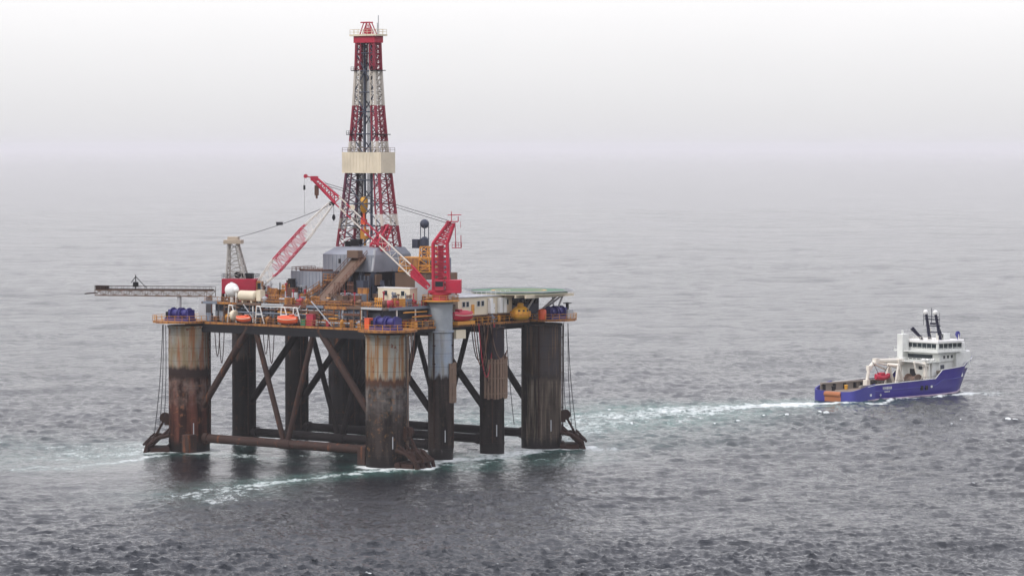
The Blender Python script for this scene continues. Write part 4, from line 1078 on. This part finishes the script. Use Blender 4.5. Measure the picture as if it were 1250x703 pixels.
for i, x in enumerate((27.5, 29.5)):
    MB().cbox((x, -8.0, 2.4), (1.0, .25, 1.2)).build('freeing_port', 'dark', HU)
# superstructure
q = MB()
q.prism([(33.5, -6.6), (48.5, -5.2), (48.5, 5.2), (33.5, 6.6)], 4.4, 9.0)
q.prism([(35.99, -7.0), (49.5, -5.0), (49.5, 5.0), (35.99, 7.0)], 9.0, 11.6)
SU = q.build('superstructure', 'shipwhite', SHIP, bevel=.12)
q = MB(); q.prism([(43.5, -6.9), (52.4, -4.5), (54.6, -2.4), (54.6, 2.4), (52.4, 4.5), (43.5, 6.9)], 6.7, 11.4); q.prism([(45, -5.6), (50.8, -3.9), (52.0, -2.4), (52.0, 2.4), (50.8, 3.9), (45, 5.6)], 11.4, 13.8); q.build('forecastle_house', 'shipwhite', SHIP, bevel=.15)
q = MB(); q.box(34.2, 46.5, -7.9, 7.9, 11.62, 11.95); q.railing([(34.3, 7.8, 11.95), (34.3, -7.8, 11.95), (46.4, -7.8, 11.95)], 1.0, .05, 1.5); q.build('bridge_deck', 'shipwhite', SHIP)
q = MB(); q.prism([(37, -5.6), (46, -6.6), (48.6, -4.4), (48.6, 4.4), (46, 6.6), (37, 5.6)], 11.96, 14.2); BR = q.build('wheelhouse', 'shipwhite', SHIP)
q = MB(); q.prism([(36.4, -6.2), (46.3, -7.2), (49.2, -4.8), (49.2, 4.8), (46.3, 7.2), (36.4, 6.2)], 14.2, 14.75); q.build('roof', 'clean', BR)
# windows: aft side (x=37) and starboard side, as tilted glass panes with frames
for i in range(6):
    y = -5.0+i*1.72
    w = MB().box(36.9, 36.99, y, y+1.5, 12.55, 13.9).build('window', 'glass', BR)
for i in range(5):
    f0, f1 = (.06+i*.19), (.06+i*.19+.165)
    a, b = Vector((37, -5.63, 0)), Vector((46, -6.63, 0)); p0, p1 = a.lerp(b, f0), a.lerp(b, f1)
    q = MB(); q.add([(p0.x, p0.y, 12.55), (p1.x, p1.y, 12.55), (p1.x, p1.y-.02, 13.95), (p0.x, p0.y-.02, 13.95), (p0.x, p0.y+.1, 12.55), (p1.x, p1.y+.1, 12.55), (p1.x, p1.y+.1, 13.95), (p0.x, p0.y+.1, 13.95)], [(0,1,2,3),(7,6,5,4),(0,4,5,1),(1,5,6,2),(2,6,7,3),(3,7,4,0)]); q.build('window', 'glass', BR)
q = MB(); a, b = Vector((46.1, -6.6, 0)), Vector((48.5, -4.5, 0)); p0, p1 = a.lerp(b, .1), a.lerp(b, .9); nrm = Vector((.66, -.75, 0))*.04
q.add([p0+nrm+Vector((0,0,12.55)), p1+nrm+Vector((0,0,12.55)), p1+nrm+Vector((0,0,13.95)), p0+nrm+Vector((0,0,13.95)), p0-nrm+Vector((0,0,12.55)), p1-nrm+Vector((0,0,12.55)), p1-nrm+Vector((0,0,13.95)), p0-nrm+Vector((0,0,13.95))], [(0,1,2,3),(7,6,5,4),(0,4,5,1),(1,5,6,2),(2,6,7,3),(3,7,4,0)]); q.build('window', 'glass', BR)
for i, (x, y, z) in enumerate(((35.95, 3.0, 10.3), (35.95, 1.0, 10.3), (35.95, -1.0, 10.3), (35.95, -3.2, 10.3), (33.45, -2.4, 7.4), (33.45, -4.4, 7.4))):
    MB().box(x-.06, x+.06, y-.6, y+.6, z-.45, z+.45).build('window', 'glass', SU)
for x in (38.5, 40.5, 42.5):
    b = 7.0-(x-36)/13.5*2.0; MB().cbox((x, -b-.02, 10.3), (.9, .1, .8), rz=.147).build('window', 'glass', SU)
MB().box(33.4, 33.5, -.8, 1.4, 4.5, 7.0).build('hangar_opening', 'dark', SU)
MB().cbox((38.2, -6.3, 7.6), (1.6, .1, 1.1), rz=.09).build('side_opening', 'darkblue', SU)
q = MB(); q.railing([(33.6, 6.4, 9.0), (33.6, -6.4, 9.0)], 1.0, .05, 1.4); q.railing([(33.6, -6.5, 9.0), (36, -6.3, 9.0)], 1.0, .05, 1.4); q.build('railing', 'shipwhite', SHIP)
MB().box(35.9, 35.97, -4.6, 4.2, 9.5, 10.95).build('window_strip', 'glass', SU)
q = MB(); q.prism([(31.2, -7.2), (36.5, -7.2), (36.5, 7.2), (31.2, 7.2)], 8.98, 9.2); q.railing([(31.3, 7.1, 9.2), (31.3, -7.1, 9.2), (36, -7.1, 9.2)], 1.0, .05, 1.4); q.build('boat_deck', 'shipwhite', SHIP)
for x in (32, 36): 
    for y in (-6.8, 6.8): MB().tube((x, y, 4.4), (x, y, 8.98), .12, n=6).build('deck_post', 'shipwhite', SHIP)
for i, (x, y) in enumerate(((32.2, -6.2), (32.2, -4.6), (32.2, 3.4), (34.0, -6.4))):
    MB().lathe((x, y-.6, 9.75), [(.3, 0), (.4, .1), (.4, 1.1), (.3, 1.2)], 12, axis='y').build('raft_canister', 'clean', SHIP)
q = MB()
for i in range(9): q.cbox((33.2-i*.32, -5.6, 8.9-i*.5), (.4, .9, .06))
q.tube((33.3, -6.05, 9), (30.4, -6.05, 4.4), .07, n=5); q.tube((33.3, -5.15, 9), (30.4, -5.15, 4.4), .07, n=5); q.build('stair', 'shipcream', SHIP)
for i in range(10):
    x = random.uniform(10, 29); y = random.uniform(-5.6, 5.6); h = random.uniform(.5, 1.5)
    if abs(y) < 1.5 and x < 20: continue
    MB().cbox((x, y, 2.15+h/2), (random.uniform(.8, 2.2), random.uniform(.8, 1.6), h)).build('deck_fitting', random.choice(['shiprail', 'dark', 'brown', 'shipcream', 'lgrey', 'rust']), SHIP, bevel=.06)
q = MB(); q.railing([(33.4, -7.9, 4.75), (26, -8.0, 4.5), (16, -8.0, 4.35), (9, -8.0, 4.2)], .7, .05, 1.6, rails=(1.,)); q.build('side_railing', 'shiprail', SHIP)
for s in (-1, 1):
    q = MB(); pts = [(x, s*(bw*.45+bd*.55+.06), zd*.58) for x, bd, bw, zd in ST if 8 <= x <= 47]; q.path(pts, .14, 6); q.build('rubbing_strake', 'shipblue_lighter', HU)
# funnels either side
for s in (-1, 1):
    q = MB(); q.prism([(33.8, s*5.4-1.0), (36.6, s*5.4-1.0), (36.6, s*5.4+1.0), (33.8, s*5.4+1.0)], 9.0, 14.5 if s < 0 else 16.4); q.tube((35.2, s*5.4, 14), (35.0, s*5.4, 16.0 if s < 0 else 17.4), .35, n=8)
    if s > 0: q.build('funnel', 'shipwhite', SHIP, bevel=.3)
# mast
q = MB()
for s in (-1, 1):
    q.tube((42.5, s*1.9, 14.75), (40.7, s*1.7, 21.9), .5, .4, n=8)
for z in (16.8, 18.6, 20.4): 
    xx = 42.5-1.9*(z-14.75)/7.85; q.tube((xx, -2.6, z), (xx, 2.6, z), .16, n=6); q.tube((xx-.6, -1.9, z), (xx+1.0, -1.9, z), .1, n=5)
q.tube((41, 0, 19), (41, 0, 23.6), .1, n=5); q.tube((41, -2.9, 18.6), (41, -2.9, 22.4), .07, n=5); q.tube((41, 2.9, 18.6), (41, 2.9, 22.8), .07, n=5)
q.tube((40.9, -2.6, 21.2), (40.9, 2.6, 21.2), .12, n=5); q.cbox((41.6, 0, 19.2), (.8, 1.6, .5)); q.tube((43.6, -2.2, 14.75), (41.6, -1.9, 18.8), .16, n=5); q.tube((43.6, 2.2, 14.75), (41.6, 1.9, 18.8), .16, n=5)
MS = q.build('mast', 'mast', SHIP)
for s in (-1, 1): MB().sphere((40.5, s*1.75, 22.4), .68, 16).build('radome', 'clean', MS)
q = MB(); q.tube((38.6, 2.2, 15.6), (36.8, 3.6, 18.0), .42, .58, n=8); q.tube((39.3, 2.0, 14.7), (38.6, 2.2, 15.8), .45, n=8); q.build('searchlight_arm', 'mast', SHIP)
q = MB(); q.cbox((44.5, -1.2, 15.6), (2.6, 3.0, 1.7)); q.build('roof_house', 'shipwhite', SHIP, bevel=.1)
q = MB(); q.lathe((47.4, -4.2, 16.2), [(.9, 0), (.9, .25)], 20, axis='y'); q.tube((47.4, -4.1, 14.7), (47.4, -4.1, 15.6), .15, n=6); q.build('blue_emblem_disc', 'shipblue_lighter', SHIP)
q = MB()
for x, y, h in ((44, 2.8, 3.0), (46.5, 1.5, 2.2), (38, -4.4, 2.2), (39.8, -3.4, 1.4), (46.2, -5.4, 1.6)): q.tube((x, y, 14.7), (x, y, 14.7+h), .1, n=5)
q.railing([(37, -5.8, 14.75), (37, 5.8, 14.75)], .9, .05, 1.3); q.build('roof_aerial', 'shipcream', SHIP)
# deck crane with knuckle boom and yellowish A-frame on the working deck
q = MB(); q.tube((31.5, 3.4, 2.2), (31.5, 3.4, 8.6), .8, .65, n=12); q.cbox((31.2, 3.4, 8.8), (2.4, 1.9, 1.6)); KC = q.build('knuckle_crane', 'shipcream', SHIP)
q = MB()
pts = [Vector((31, 3.4, 9.2)), Vector((22.4, 4.2, 9.5)), Vector((20.0, 4.6, 7.6)), Vector((19.0, 4.6, 3.6))]
for p, r_ in zip(zip(pts, pts[1:]), (.75, .65, .5)): q.tube(p[0], p[1], r_, r_*.85, n=8)
q.cbox(pts[1], (1.6, 1.2, 1.4)); q.cbox(pts[2], (1.3, 1.0, 1.3)); q.cbox(pts[3], (1.4, 1.4, 1.6)); q.build('boom', 'shipcream', KC)
q = MB(); q.tube((30, 2.9, 7.4), (23, 3.9, 8.9), .3, n=8); q.tube((28, 4.4, 6.4), (22, 4.6, 8.6), .25, n=8); q.build('ram', 'shipcream', KC)
q = MB()
for y in (-1.2, 2.4): q.tube((28.2, y, 2.2), (25.6, y, 8.4), .42, n=8); q.tube((24, y, 2.2), (25.6, y, 8.4), .3, n=8)
q.tube((25.6, -1.4, 8.4), (25.6, 2.6, 8.4), .45, n=8); q.build('tow_frame', 'shipcream', SHIP)
q = MB(); q.lathe((30.2, -4.4, 4.0), [(1.9, 0), (1.9, .25), (1.2, .25), (1.2, 3.4), (1.9, 3.4), (1.9, 3.7)], 20, axis='y'); q.box(28.6, 32, -4.8, -.4, 2.15, 3.2); q.build('towing_winch', 'brown', SHIP)
q = MB(); q.tube((31.6, -5.8, 4.4), (31.6, -5.8, 8.6), .5, n=10); q.tube((31.6, -5.8, 8.4), (26.5, -6.0, 9.4), .42, .32, n=8); q.tube((26.5, -6, 9.4), (27.4, -6, 6.4), .25, n=8); q.cbox((31.6, -5.8, 8.6), (1.5, 1.2, 1.2)); q.build('side_crane', 'shipcream', SHIP)
q = MB(); q.box(18.5, 27, 5.1, 6.5, 2.15, 3.6); q.box(22, 27.5, -6.3, -4.2, 2.15, 4.3); q.build('deck_locker', 'dark', SHIP, bevel=.1)
def ship_thing(name, label, cat, p, group=None):
    h = math.atan2(.679, .735); v = Vector((86.7, 880.9, 0))+Matrix.Rotation(h, 3, 'Z')@Vector(p)
    o = free_thing(name, label, cat, v, h, group); OFFS[o.name] = tuple(p); return o
o = ship_thing('rescue_craft', 'small red rescue craft slung under the cream crane on the ship', 'boat', (22.0, 1.6, 4.2))
q = MB(); L, n, k = 5.4, 10, 12; vs = []
for i in range(n+1):
    f = i/n; w = 1.15*max(.15, math.sin(math.pi*min(max(f, .05), .9))**.5)
    for j in range(k):
        t = 2*math.pi*j/k; vs.append((22+(f-.5)*L, 1.6+w*math.cos(t), 5.0+.8*math.sin(t)+.4*abs(2*f-1)**2))
q.add(vs, [(i*k+j, i*k+(j+1)%k, (i+1)*k+(j+1)%k, (i+1)*k+j) for i in range(n) for j in range(k)], 0, True); q.add(vs[:k], [tuple(range(k))]); q.add(vs[-k:], [tuple(reversed(range(k)))])
q.build('hull', 'red', o)
q = MB(); q.cbox((21.6, 1.6, 6.0), (1.8, 1.5, .9)); q.build('canopy', 'red', o, bevel=.15)
q = MB(); q.tube((22.6, 1.6, 6), (24.8, 1.6, 8.4), .08, n=5); q.tube((20.6, 1.6, 6), (20.8, 4.0, 9.3), .08, n=5); q.build('sling', 'cable', o)
for i, (x, y, m, lab) in enumerate(((4.6, 4.0, 'dark', 'black bollard on the ship working deck nearest the stern'), (11.0, 5.0, 'yellow', 'yellow drum standing on the ship working deck by the far rail'))):
    q = MB(); q.lathe((x, y, 2.15), [(.45, 0), (.45, .9), (.6, .95), (.6, 1.15), (.3, 1.25)], 14)
    b_ = q.build('deck_bollard' if i == 0 else 'deck_drum', m, None, off=(x, y, 2.15)); h = math.atan2(.679, .735)
    b_.location = Vector((86.7, 880.9, 0))+Matrix.Rotation(h, 3, 'Z')@Vector((x, y, 2.15)); b_.rotation_euler = (0, 0, h); tag(b_, lab, 'bollard' if i == 0 else 'drum')

# ------------------------------------------------------------------ sea: one sheet, finer where waves are near
rs = np.random.RandomState(11)
def wave_tile(L, n, lmin, lmax, std, ang, spread, seed):
    g = np.random.RandomState(seed)
    k1 = np.fft.fftfreq(n, L/n)*2*np.pi
    kx, ky = np.meshgrid(k1, k1, indexing='ij'); k = np.hypot(kx, ky); k[0, 0] = 1e-6
    lam = 2*np.pi/k
    band = np.exp(-np.log(np.clip(lam, 1e-6, 1e6)/math.sqrt(lmin*lmax))**2/(2*(math.log(lmax/lmin)/3.2)**2))
    band[(lam < lmin*.6) | (lam > lmax*1.7)] = 0
    c = (kx*math.cos(ang)+ky*math.sin(ang))/k
    amp = band*k**-1.0*(spread+(1-spread)*c**2)
    h = amp*(g.normal(size=(n, n))+1j*g.normal(size=(n, n)))
    h[0, 0] = 0
    H = np.fft.ifft2(h).real; sc = std/H.std()
    dx = np.fft.ifft2(-1j*kx/k*h).real*sc; dy = np.fft.ifft2(-1j*ky/k*h).real*sc
    # crest sharpness: divergence of the horizontal displacement
    J = np.fft.ifft2((kx*kx+ky*ky)/k*h).real*sc
    return (L, n, H*sc, dx, dy, J)
def sample(T, i, x, y, rot):
    L, n = T[0], T[1]; c, s = math.cos(rot), math.sin(rot)
    u = ((x*c+y*s)/L % 1.0)*n; v = ((-x*s+y*c)/L % 1.0)*n
    a = np.floor(u).astype(np.int64); b = np.floor(v).astype(np.int64); fu = u-a; fv = v-b
    a %= n; b %= n; a1 = (a+1) % n; b1 = (b+1) % n; A = T[i]
    return (A[a, b]*(1-fu)+A[a1, b]*fu)*(1-fv)+(A[a, b1]*(1-fu)+A[a1, b1]*fu)*fv
WA = R(-68)
tiles = [(wave_tile(83, 512, .8, 3.2, .07, WA, .45, 1), 0.0, 2.6), (wave_tile(211, 512, 2.4, 9, .13, WA, .3, 2), .0, 7.0), (wave_tile(523, 512, 11, 60, .15, WA+.2, .55, 3), 0.0, 30.), (wave_tile(1511, 512, 60, 220, .34, WA-.35, .35, 4), 0.0, 120.)]

def build_sea():
    r0 = np.array([3, 60, 160, 280, 380, 440], float)
    rr = [470.0]; HCF = 68.2*3268
    while rr[-1] < 3600: rr.append(rr[-1]+max(.45, .55*rr[-1]**2/HCF))
    far = np.geomspace(rr[-1]*1.03, 60000, 70)
    r = np.concatenate([r0, np.array(rr), far])
    a_d = np.arange(-12.2, 12.2001, .031)
    a_c = np.linspace(12.2, 347.8, 100)[1:-1]
    ang = np.radians(np.concatenate([a_d, a_c])); na = len(ang); nr = len(r)
    dr = np.gradient(r)
    Rr, Aa = np.meshgrid(r, ang, indexing='ij')
    X = Rr*np.sin(Aa); Y = Rr*np.cos(Aa); Z = np.zeros_like(X)
    dense = np.clip((R(12.1)-np.abs(((Aa+math.pi) % (2*math.pi))-math.pi))/R(.5), 0, 1)*np.clip((Rr-440)/30, 0, 1)
    FX = np.zeros_like(X); FY = np.zeros_like(X); JJ = np.zeros_like(X)
    # patches of rougher and calmer water
    patch = wave_tile(1400, 256, 120, 700, 1.0, WA, .6, 9)
    pv = np.clip(1+.33*sample(patch, 2, X, Y, .3), .4, 1.7)
    for T, rot, lc in tiles:
        fade = np.clip(lc/(2.2*dr)-.6, 0, 1)[:, None]*dense*(pv if lc < 20 else 1)
        Z += sample(T, 2, X, Y, rot)*fade
        FX += 1.05*sample(T, 3, X, Y, rot)*fade; FY += 1.05*sample(T, 4, X, Y, rot)*fade
        if lc > 5: JJ += sample(T, 5, X, Y, rot)*fade
    # calm water right behind the columns is not modelled; foam masks follow
    foam = np.zeros_like(X); aer = np.zeros_like(X)
    # the platform shelters the water round it from the wind, on the side towards the camera most
    pc = W(LB/2, LA/2); lx, ly = (X-pc.x+8)/62, (Y-pc.y+32)/72
    shelter = np.exp(-(lx**2+ly**2)**1.6)
    Z *= 1-.6*shelter; FX *= 1-.6*shelter; FY *= 1-.6*shelter
    big = wave_tile(300, 256, 12, 90, 1.0, WA, 1.0, 21); nb = sample(big, 2, X, Y, .5)
    fine = wave_tile(120, 256, 4, 20, 1.0, WA, 1.0, 22); nf = sample(fine, 2, X, Y, .2)
    xs, ys = X+nb*1.3+nf*.5, Y+nb*4.0+nf*1.5
    for x, y, rad, _ in cols:
        p = W(x, y); d = np.hypot(xs*.0+X-p.x+nf*.4, (Y-p.y)+nf*.8)-rad
        foam = np.maximum(foam, .95*np.exp(-np.clip(d, 0, None)/2.6)*(d > -3)); aer = np.maximum(aer, .7*np.exp(-np.clip(d, 0, None)/5.0))
        # lee side streak
    for (cx, cy), an, *_ in ANCH:
        p = W(cx+math.cos(an)*7.5, cy+math.sin(an)*7.5); d = np.hypot(X-p.x+nf*.4, (Y-p.y)*.8+nf*.8)-3.6
        foam = np.maximum(foam, .8*np.exp(-np.clip(d, 0, None)/1.2)); aer = np.maximum(aer, .7*np.exp(-np.clip(d, 0, None)/4.0))
    def streak(p, q, w0, w1, s0, s1, a0=0, a1=0):
        nonlocal foam, aer
        px, py = q[0]-p[0], q[1]-p[1]; L2 = px*px+py*py
        t = np.clip(((xs-p[0])*px+(ys-p[1])*py)/L2, 0, 1)
        d = np.hypot(xs-p[0]-t*px, ys-p[1]-t*py); w = (w0+(w1-w0)*t)*1.55; s = s0+(s1-s0)*t; a = a0+(a1-a0)*t
        foam = np.maximum(foam, s*np.exp(-(d/w)**2)); aer = np.maximum(aer, a*np.exp(-(d/(w*1.8))**2))
    # washes trailing from the columns with the current, in world coordinates
    streak((-80, 734), (-106, 719), 4, 8, .48, .30, .7, .35)
    streak((-77, 727), (-95, 692), 2.2, 2.2, .54, .40, .55, .35)
    streak((-84, 740), (-135, 747), 6, 12, .40, .22, .45, .12)
    streak((-95, 692), (-130, 694), 3, 3, .40, .25, .35, .15)
    streak((-70, 727), (-42, 716), 3, 3, .5, .40, .5, .3)
    streak((-24, 694), (-49, 664), 2.4, 2.8, .58, .48, .95, .7)
    streak((-49, 664), (-63, 640), 2.6, 5, .48, .40, .7, .3)
    streak((-52, 652), (-56, 634), 3, 4, .46, .36, .4, .1)
    streak((-24, 694), (-12, 712), 3, 3, .66, .60, .95, .85)
    streak((-12, 711), (3, 733), 3.5, 3, .60, .55, .95, .85)
    streak((3, 733), (22, 741), 3.5, 4, .66, .45, .8, .3)
    streak((-10, 700), (14, 716), 4, 5, .36, .3, .6, .35)
    streak((-62, 746), (-45, 762), 4, 4, .58, .5, .5, .4)
    streak((-45, 758), (-10, 770), 3, 4, .5, .45, .4, .3)
    # the ship's wake
    streak((88, 879), (66, 862), 4.6, 6, 1.0, .66, .9, .8)
    streak((66, 862), (40, 840), 7, 10, .64, .52, .85, .75)
    streak((80, 872), (48, 856), 2, 4, .70, .5, .5, .4)
    streak((40, 840), (16, 816), 10, 15, .52, .45, .8, .7)
    streak((16, 816), (10, 770), 15, 12, .45, .38, .7, .5)
    streak((118, 893), (128, 908), 2.2, 2.4, .7, .85, .3, .4); streak((127, 900), (134, 903), 1.4, 2.0, .7, .5, .2, .1)
    streak((94, 869), (118, 892), 1.3, 1.6, .66, .7, .3, .3)
    streak((64, 914), (74, 917), 1.5, 1.2, .6, .45)
    streak((44, 824), (47, 825), 1.4, 1.2, .66, .55)
    # breaking crests
    thr = np.quantile(JJ[(dense > .9) & (Rr < 900)], .996)
    cap = np.clip((JJ-thr)/(abs(thr)*.25), 0, 1)*np.clip(nb*.6+.4, 0, 1)
    foam = np.maximum(foam, .85*cap)
    damp = 1-.35*np.clip(aer, 0, 1)
    X2, Y2, Z2 = X-FX*damp, Y-FY*damp, Z*damp
    me = bpy.data.meshes.new('sea')
    nv = nr*na
    co = np.stack([X2, Y2, Z2], -1).reshape(-1, 3).astype(np.float32)
    i = np.arange(nr-1)[:, None]; j = np.arange(na)[None, :]; j1 = (j+1) % na
    quads = np.stack([i*na+j+0*i, i*na+j1+0*i, (i+1)*na+j1, (i+1)*na+j], -1).reshape(-1, 4)
    quads = quads[:, ::-1]
    nq = len(quads)
    me.vertices.add(nv); me.vertices.foreach_set('co', co.ravel())
    me.loops.add(nq*4); me.loops.foreach_set('vertex_index', np.ascontiguousarray(quads).ravel().astype(np.int32))
    me.polygons.add(nq); me.polygons.foreach_set('loop_start', np.arange(0, nq*4, 4, dtype=np.int32))
    me.polygons.foreach_set('use_smooth', np.ones(nq, dtype=bool))
    me.update(calc_edges=True)
    for nm, arr in (('foam', foam), ('aer', aer), ('shelter', shelter)):
        at = me.attributes.new(nm, 'FLOAT', 'POINT'); at.data.foreach_set('value', np.clip(arr, 0, 1).reshape(-1).astype(np.float32))
    o = bpy.data.objects.new('sea', me); COL.objects.link(o)
    o['kind'] = 'structure'; o['label'] = 'choppy grey sea with foam around the columns'
    m, nt, b = new_mat('sea_water')
    g = N(nt, 'ShaderNodeNewGeometry').outputs['Position']
    fa = N(nt, 'ShaderNodeAttribute', attribute_name='foam').outputs['Fac']
    ae = N(nt, 'ShaderNodeAttribute', attribute_name='aer').outputs['Fac']
    n1 = noise(nt, g, .5, 12, .74, (1, .5, 1)); n2 = noise(nt, g, .09, 4, .6, (1, .4, 1))
    nn = math_n(nt, 'ADD', math_n(nt, 'MULTIPLY', n1, .95), math_n(nt, 'MULTIPLY_ADD', n2, .35, -.15))
    fm = maprange(nt, math_n(nt, 'ADD', nn, math_n(nt, 'MULTIPLY', fa, .62)), .68, .96, 0, 1, True)
    aef = math_n(nt, 'MULTIPLY', ae, maprange(nt, nn, .36, .60, .2, 1.0), clamp=True)
    deep = mixc(nt, maprange(nt, n2, .35, .65), (.006, .010, .014), (.010, .014, .019))
    c = mixc(nt, aef, deep, (.10, .235, .195))
    c = mixc(nt, fm, c, (.72, .76, .74))
    nt.links.new(c, b.inputs['Base Color'])
    nt.links.new(maprange(nt, fm, 0, 1, .07, .8), b.inputs['Roughness'])
    b.inputs['IOR'].default_value = 1.33; b.inputs['Specular IOR Level'].default_value = .40
    bn1 = noise(nt, g, 1.5, 7, .62, (.75, .55, 1)); bn2 = noise(nt, g, .42, 6, .6, (.6, .55, 1), (9, 4, 2))
    # cat's paws and wind streaks: patches where the wind roughens the surface more or less
    w1 = noise(nt, g, .06, 6, .68, (1, .7, 1), (5, 1, 3)); w2 = noise(nt, g, .0045, 4, .6, (.6, 1, 1), (2, 8, 1))
    wind = math_n(nt, 'MULTIPLY', maprange(nt, w1, .3, .7, .55, 1.5), maprange(nt, w2, .3, .7, .85, 1.2))
    she = N(nt, 'ShaderNodeAttribute', attribute_name='shelter').outputs['Fac']
    wind = math_n(nt, 'MULTIPLY', wind, maprange(nt, she, 0, 1, 1.1, .28))
    bh = math_n(nt, 'MULTIPLY', math_n(nt, 'ADD', math_n(nt, 'MULTIPLY', bn1, .34), math_n(nt, 'MULTIPLY', bn2, .70)), wind)
    bp = N(nt, 'ShaderNodeBump'); bp.inputs['Strength'].default_value = 1.0; bp.inputs['Distance'].default_value = 1.0
    nt.links.new(bh, bp.inputs['Height']); nt.links.new(bp.outputs[0], b.inputs['Normal'])
    me.materials.append(m)
    return o
build_sea()

# ------------------------------------------------------------------ haze: one closed box of even pale air
q = MB(); q.box(-62000, 62000, -62000, 62000, -6, 112)
hz = q.build('haze', 'clean', None); hz.data.materials.clear()
m = bpy.data.materials.new('haze_air'); m.use_nodes = True; nt = m.node_tree; nt.nodes.clear()
pv = N(nt, 'ShaderNodeVolumePrincipled'); pv.inputs['Color'].default_value = (.975, .968, .985, 1); pv.inputs['Density'].default_value = 4.7e-5; pv.inputs['Anisotropy'].default_value = 0.0
out = N(nt, 'ShaderNodeOutputMaterial'); nt.links.new(pv.outputs[0], out.inputs['Volume'])
hz.data.materials.append(m); hz['kind'] = 'stuff'; hz['label'] = 'pale sea haze filling the air'

# ------------------------------------------------------------------ sky and sun
w = bpy.data.worlds.new('World'); scene.world = w; w.use_nodes = True; nt = w.node_tree
bg = nt.nodes['Background']; bg.inputs['Strength'].default_value = .1
SUN_AZ, SUN_EL = R(238), R(40)       # azimuth from +Y clockwise, behind the camera on its left
sk = N(nt, 'ShaderNodeTexSky'); sk.sky_type = 'NISHITA'; sk.sun_disc = False; sk.sun_elevation = SUN_EL; sk.sun_rotation = SUN_AZ
sk.dust_density = 6; sk.air_density = 1; sk.ozone_density = 1
# overcast dome: brighter overhead than at the horizon
sep = N(nt, 'ShaderNodeSeparateXYZ'); nt.links.new(N(nt, 'ShaderNodeTexCoord').outputs['Generated'], sep.inputs[0])
el = math_n(nt, 'MAXIMUM', sep.outputs[2], 0.0)
low = mixc(nt, maprange(nt, el, -.002, .045, 0, 1), (7.9, 7.85, 7.95), (11.2, 11.1, 11.15))
cloud = mixc(nt, maprange(nt, el, .03, 1), low, (16.2, 15.9, 18.5))
cn = noise(nt, sep.inputs[0].links[0].from_socket, 9, 5, .55, (1, 1, 3.5))
cloud = mixc(nt, maprange(nt, cn, .3, .7, 0, .07), cloud, (6.5, 6.5, 6.8))
mx = mixc(nt, .92, sk.outputs[0], cloud)
nt.links.new(mx, bg.inputs['Color'])
L = bpy.data.lights.new('sun', 'SUN'); L.energy = 1.5; L.angle = R(12); L.color = (1, .96, .9)
so = bpy.data.objects.new('sun', L); COL.objects.link(so)
d = Vector((math.sin(SUN_AZ)*math.cos(SUN_EL), math.cos(SUN_AZ)*math.cos(SUN_EL), math.sin(SUN_EL)))
so.rotation_euler = (-d).to_track_quat('-Z', 'Y').to_euler(); so.location = (0, 0, 500)

# ------------------------------------------------------------------ camera
cam = bpy.data.cameras.new('camera'); co_ = bpy.data.objects.new('camera', cam); COL.objects.link(co_)
co_.location = (0, 0, 68.2); co_.rotation_euler = (R(90)-math.atan(171.5/3990), 0, 0)
cam.sensor_width = 36; cam.lens = 36*3990/1250; cam.clip_start = 1; cam.clip_end = 150000
scene.camera = co_
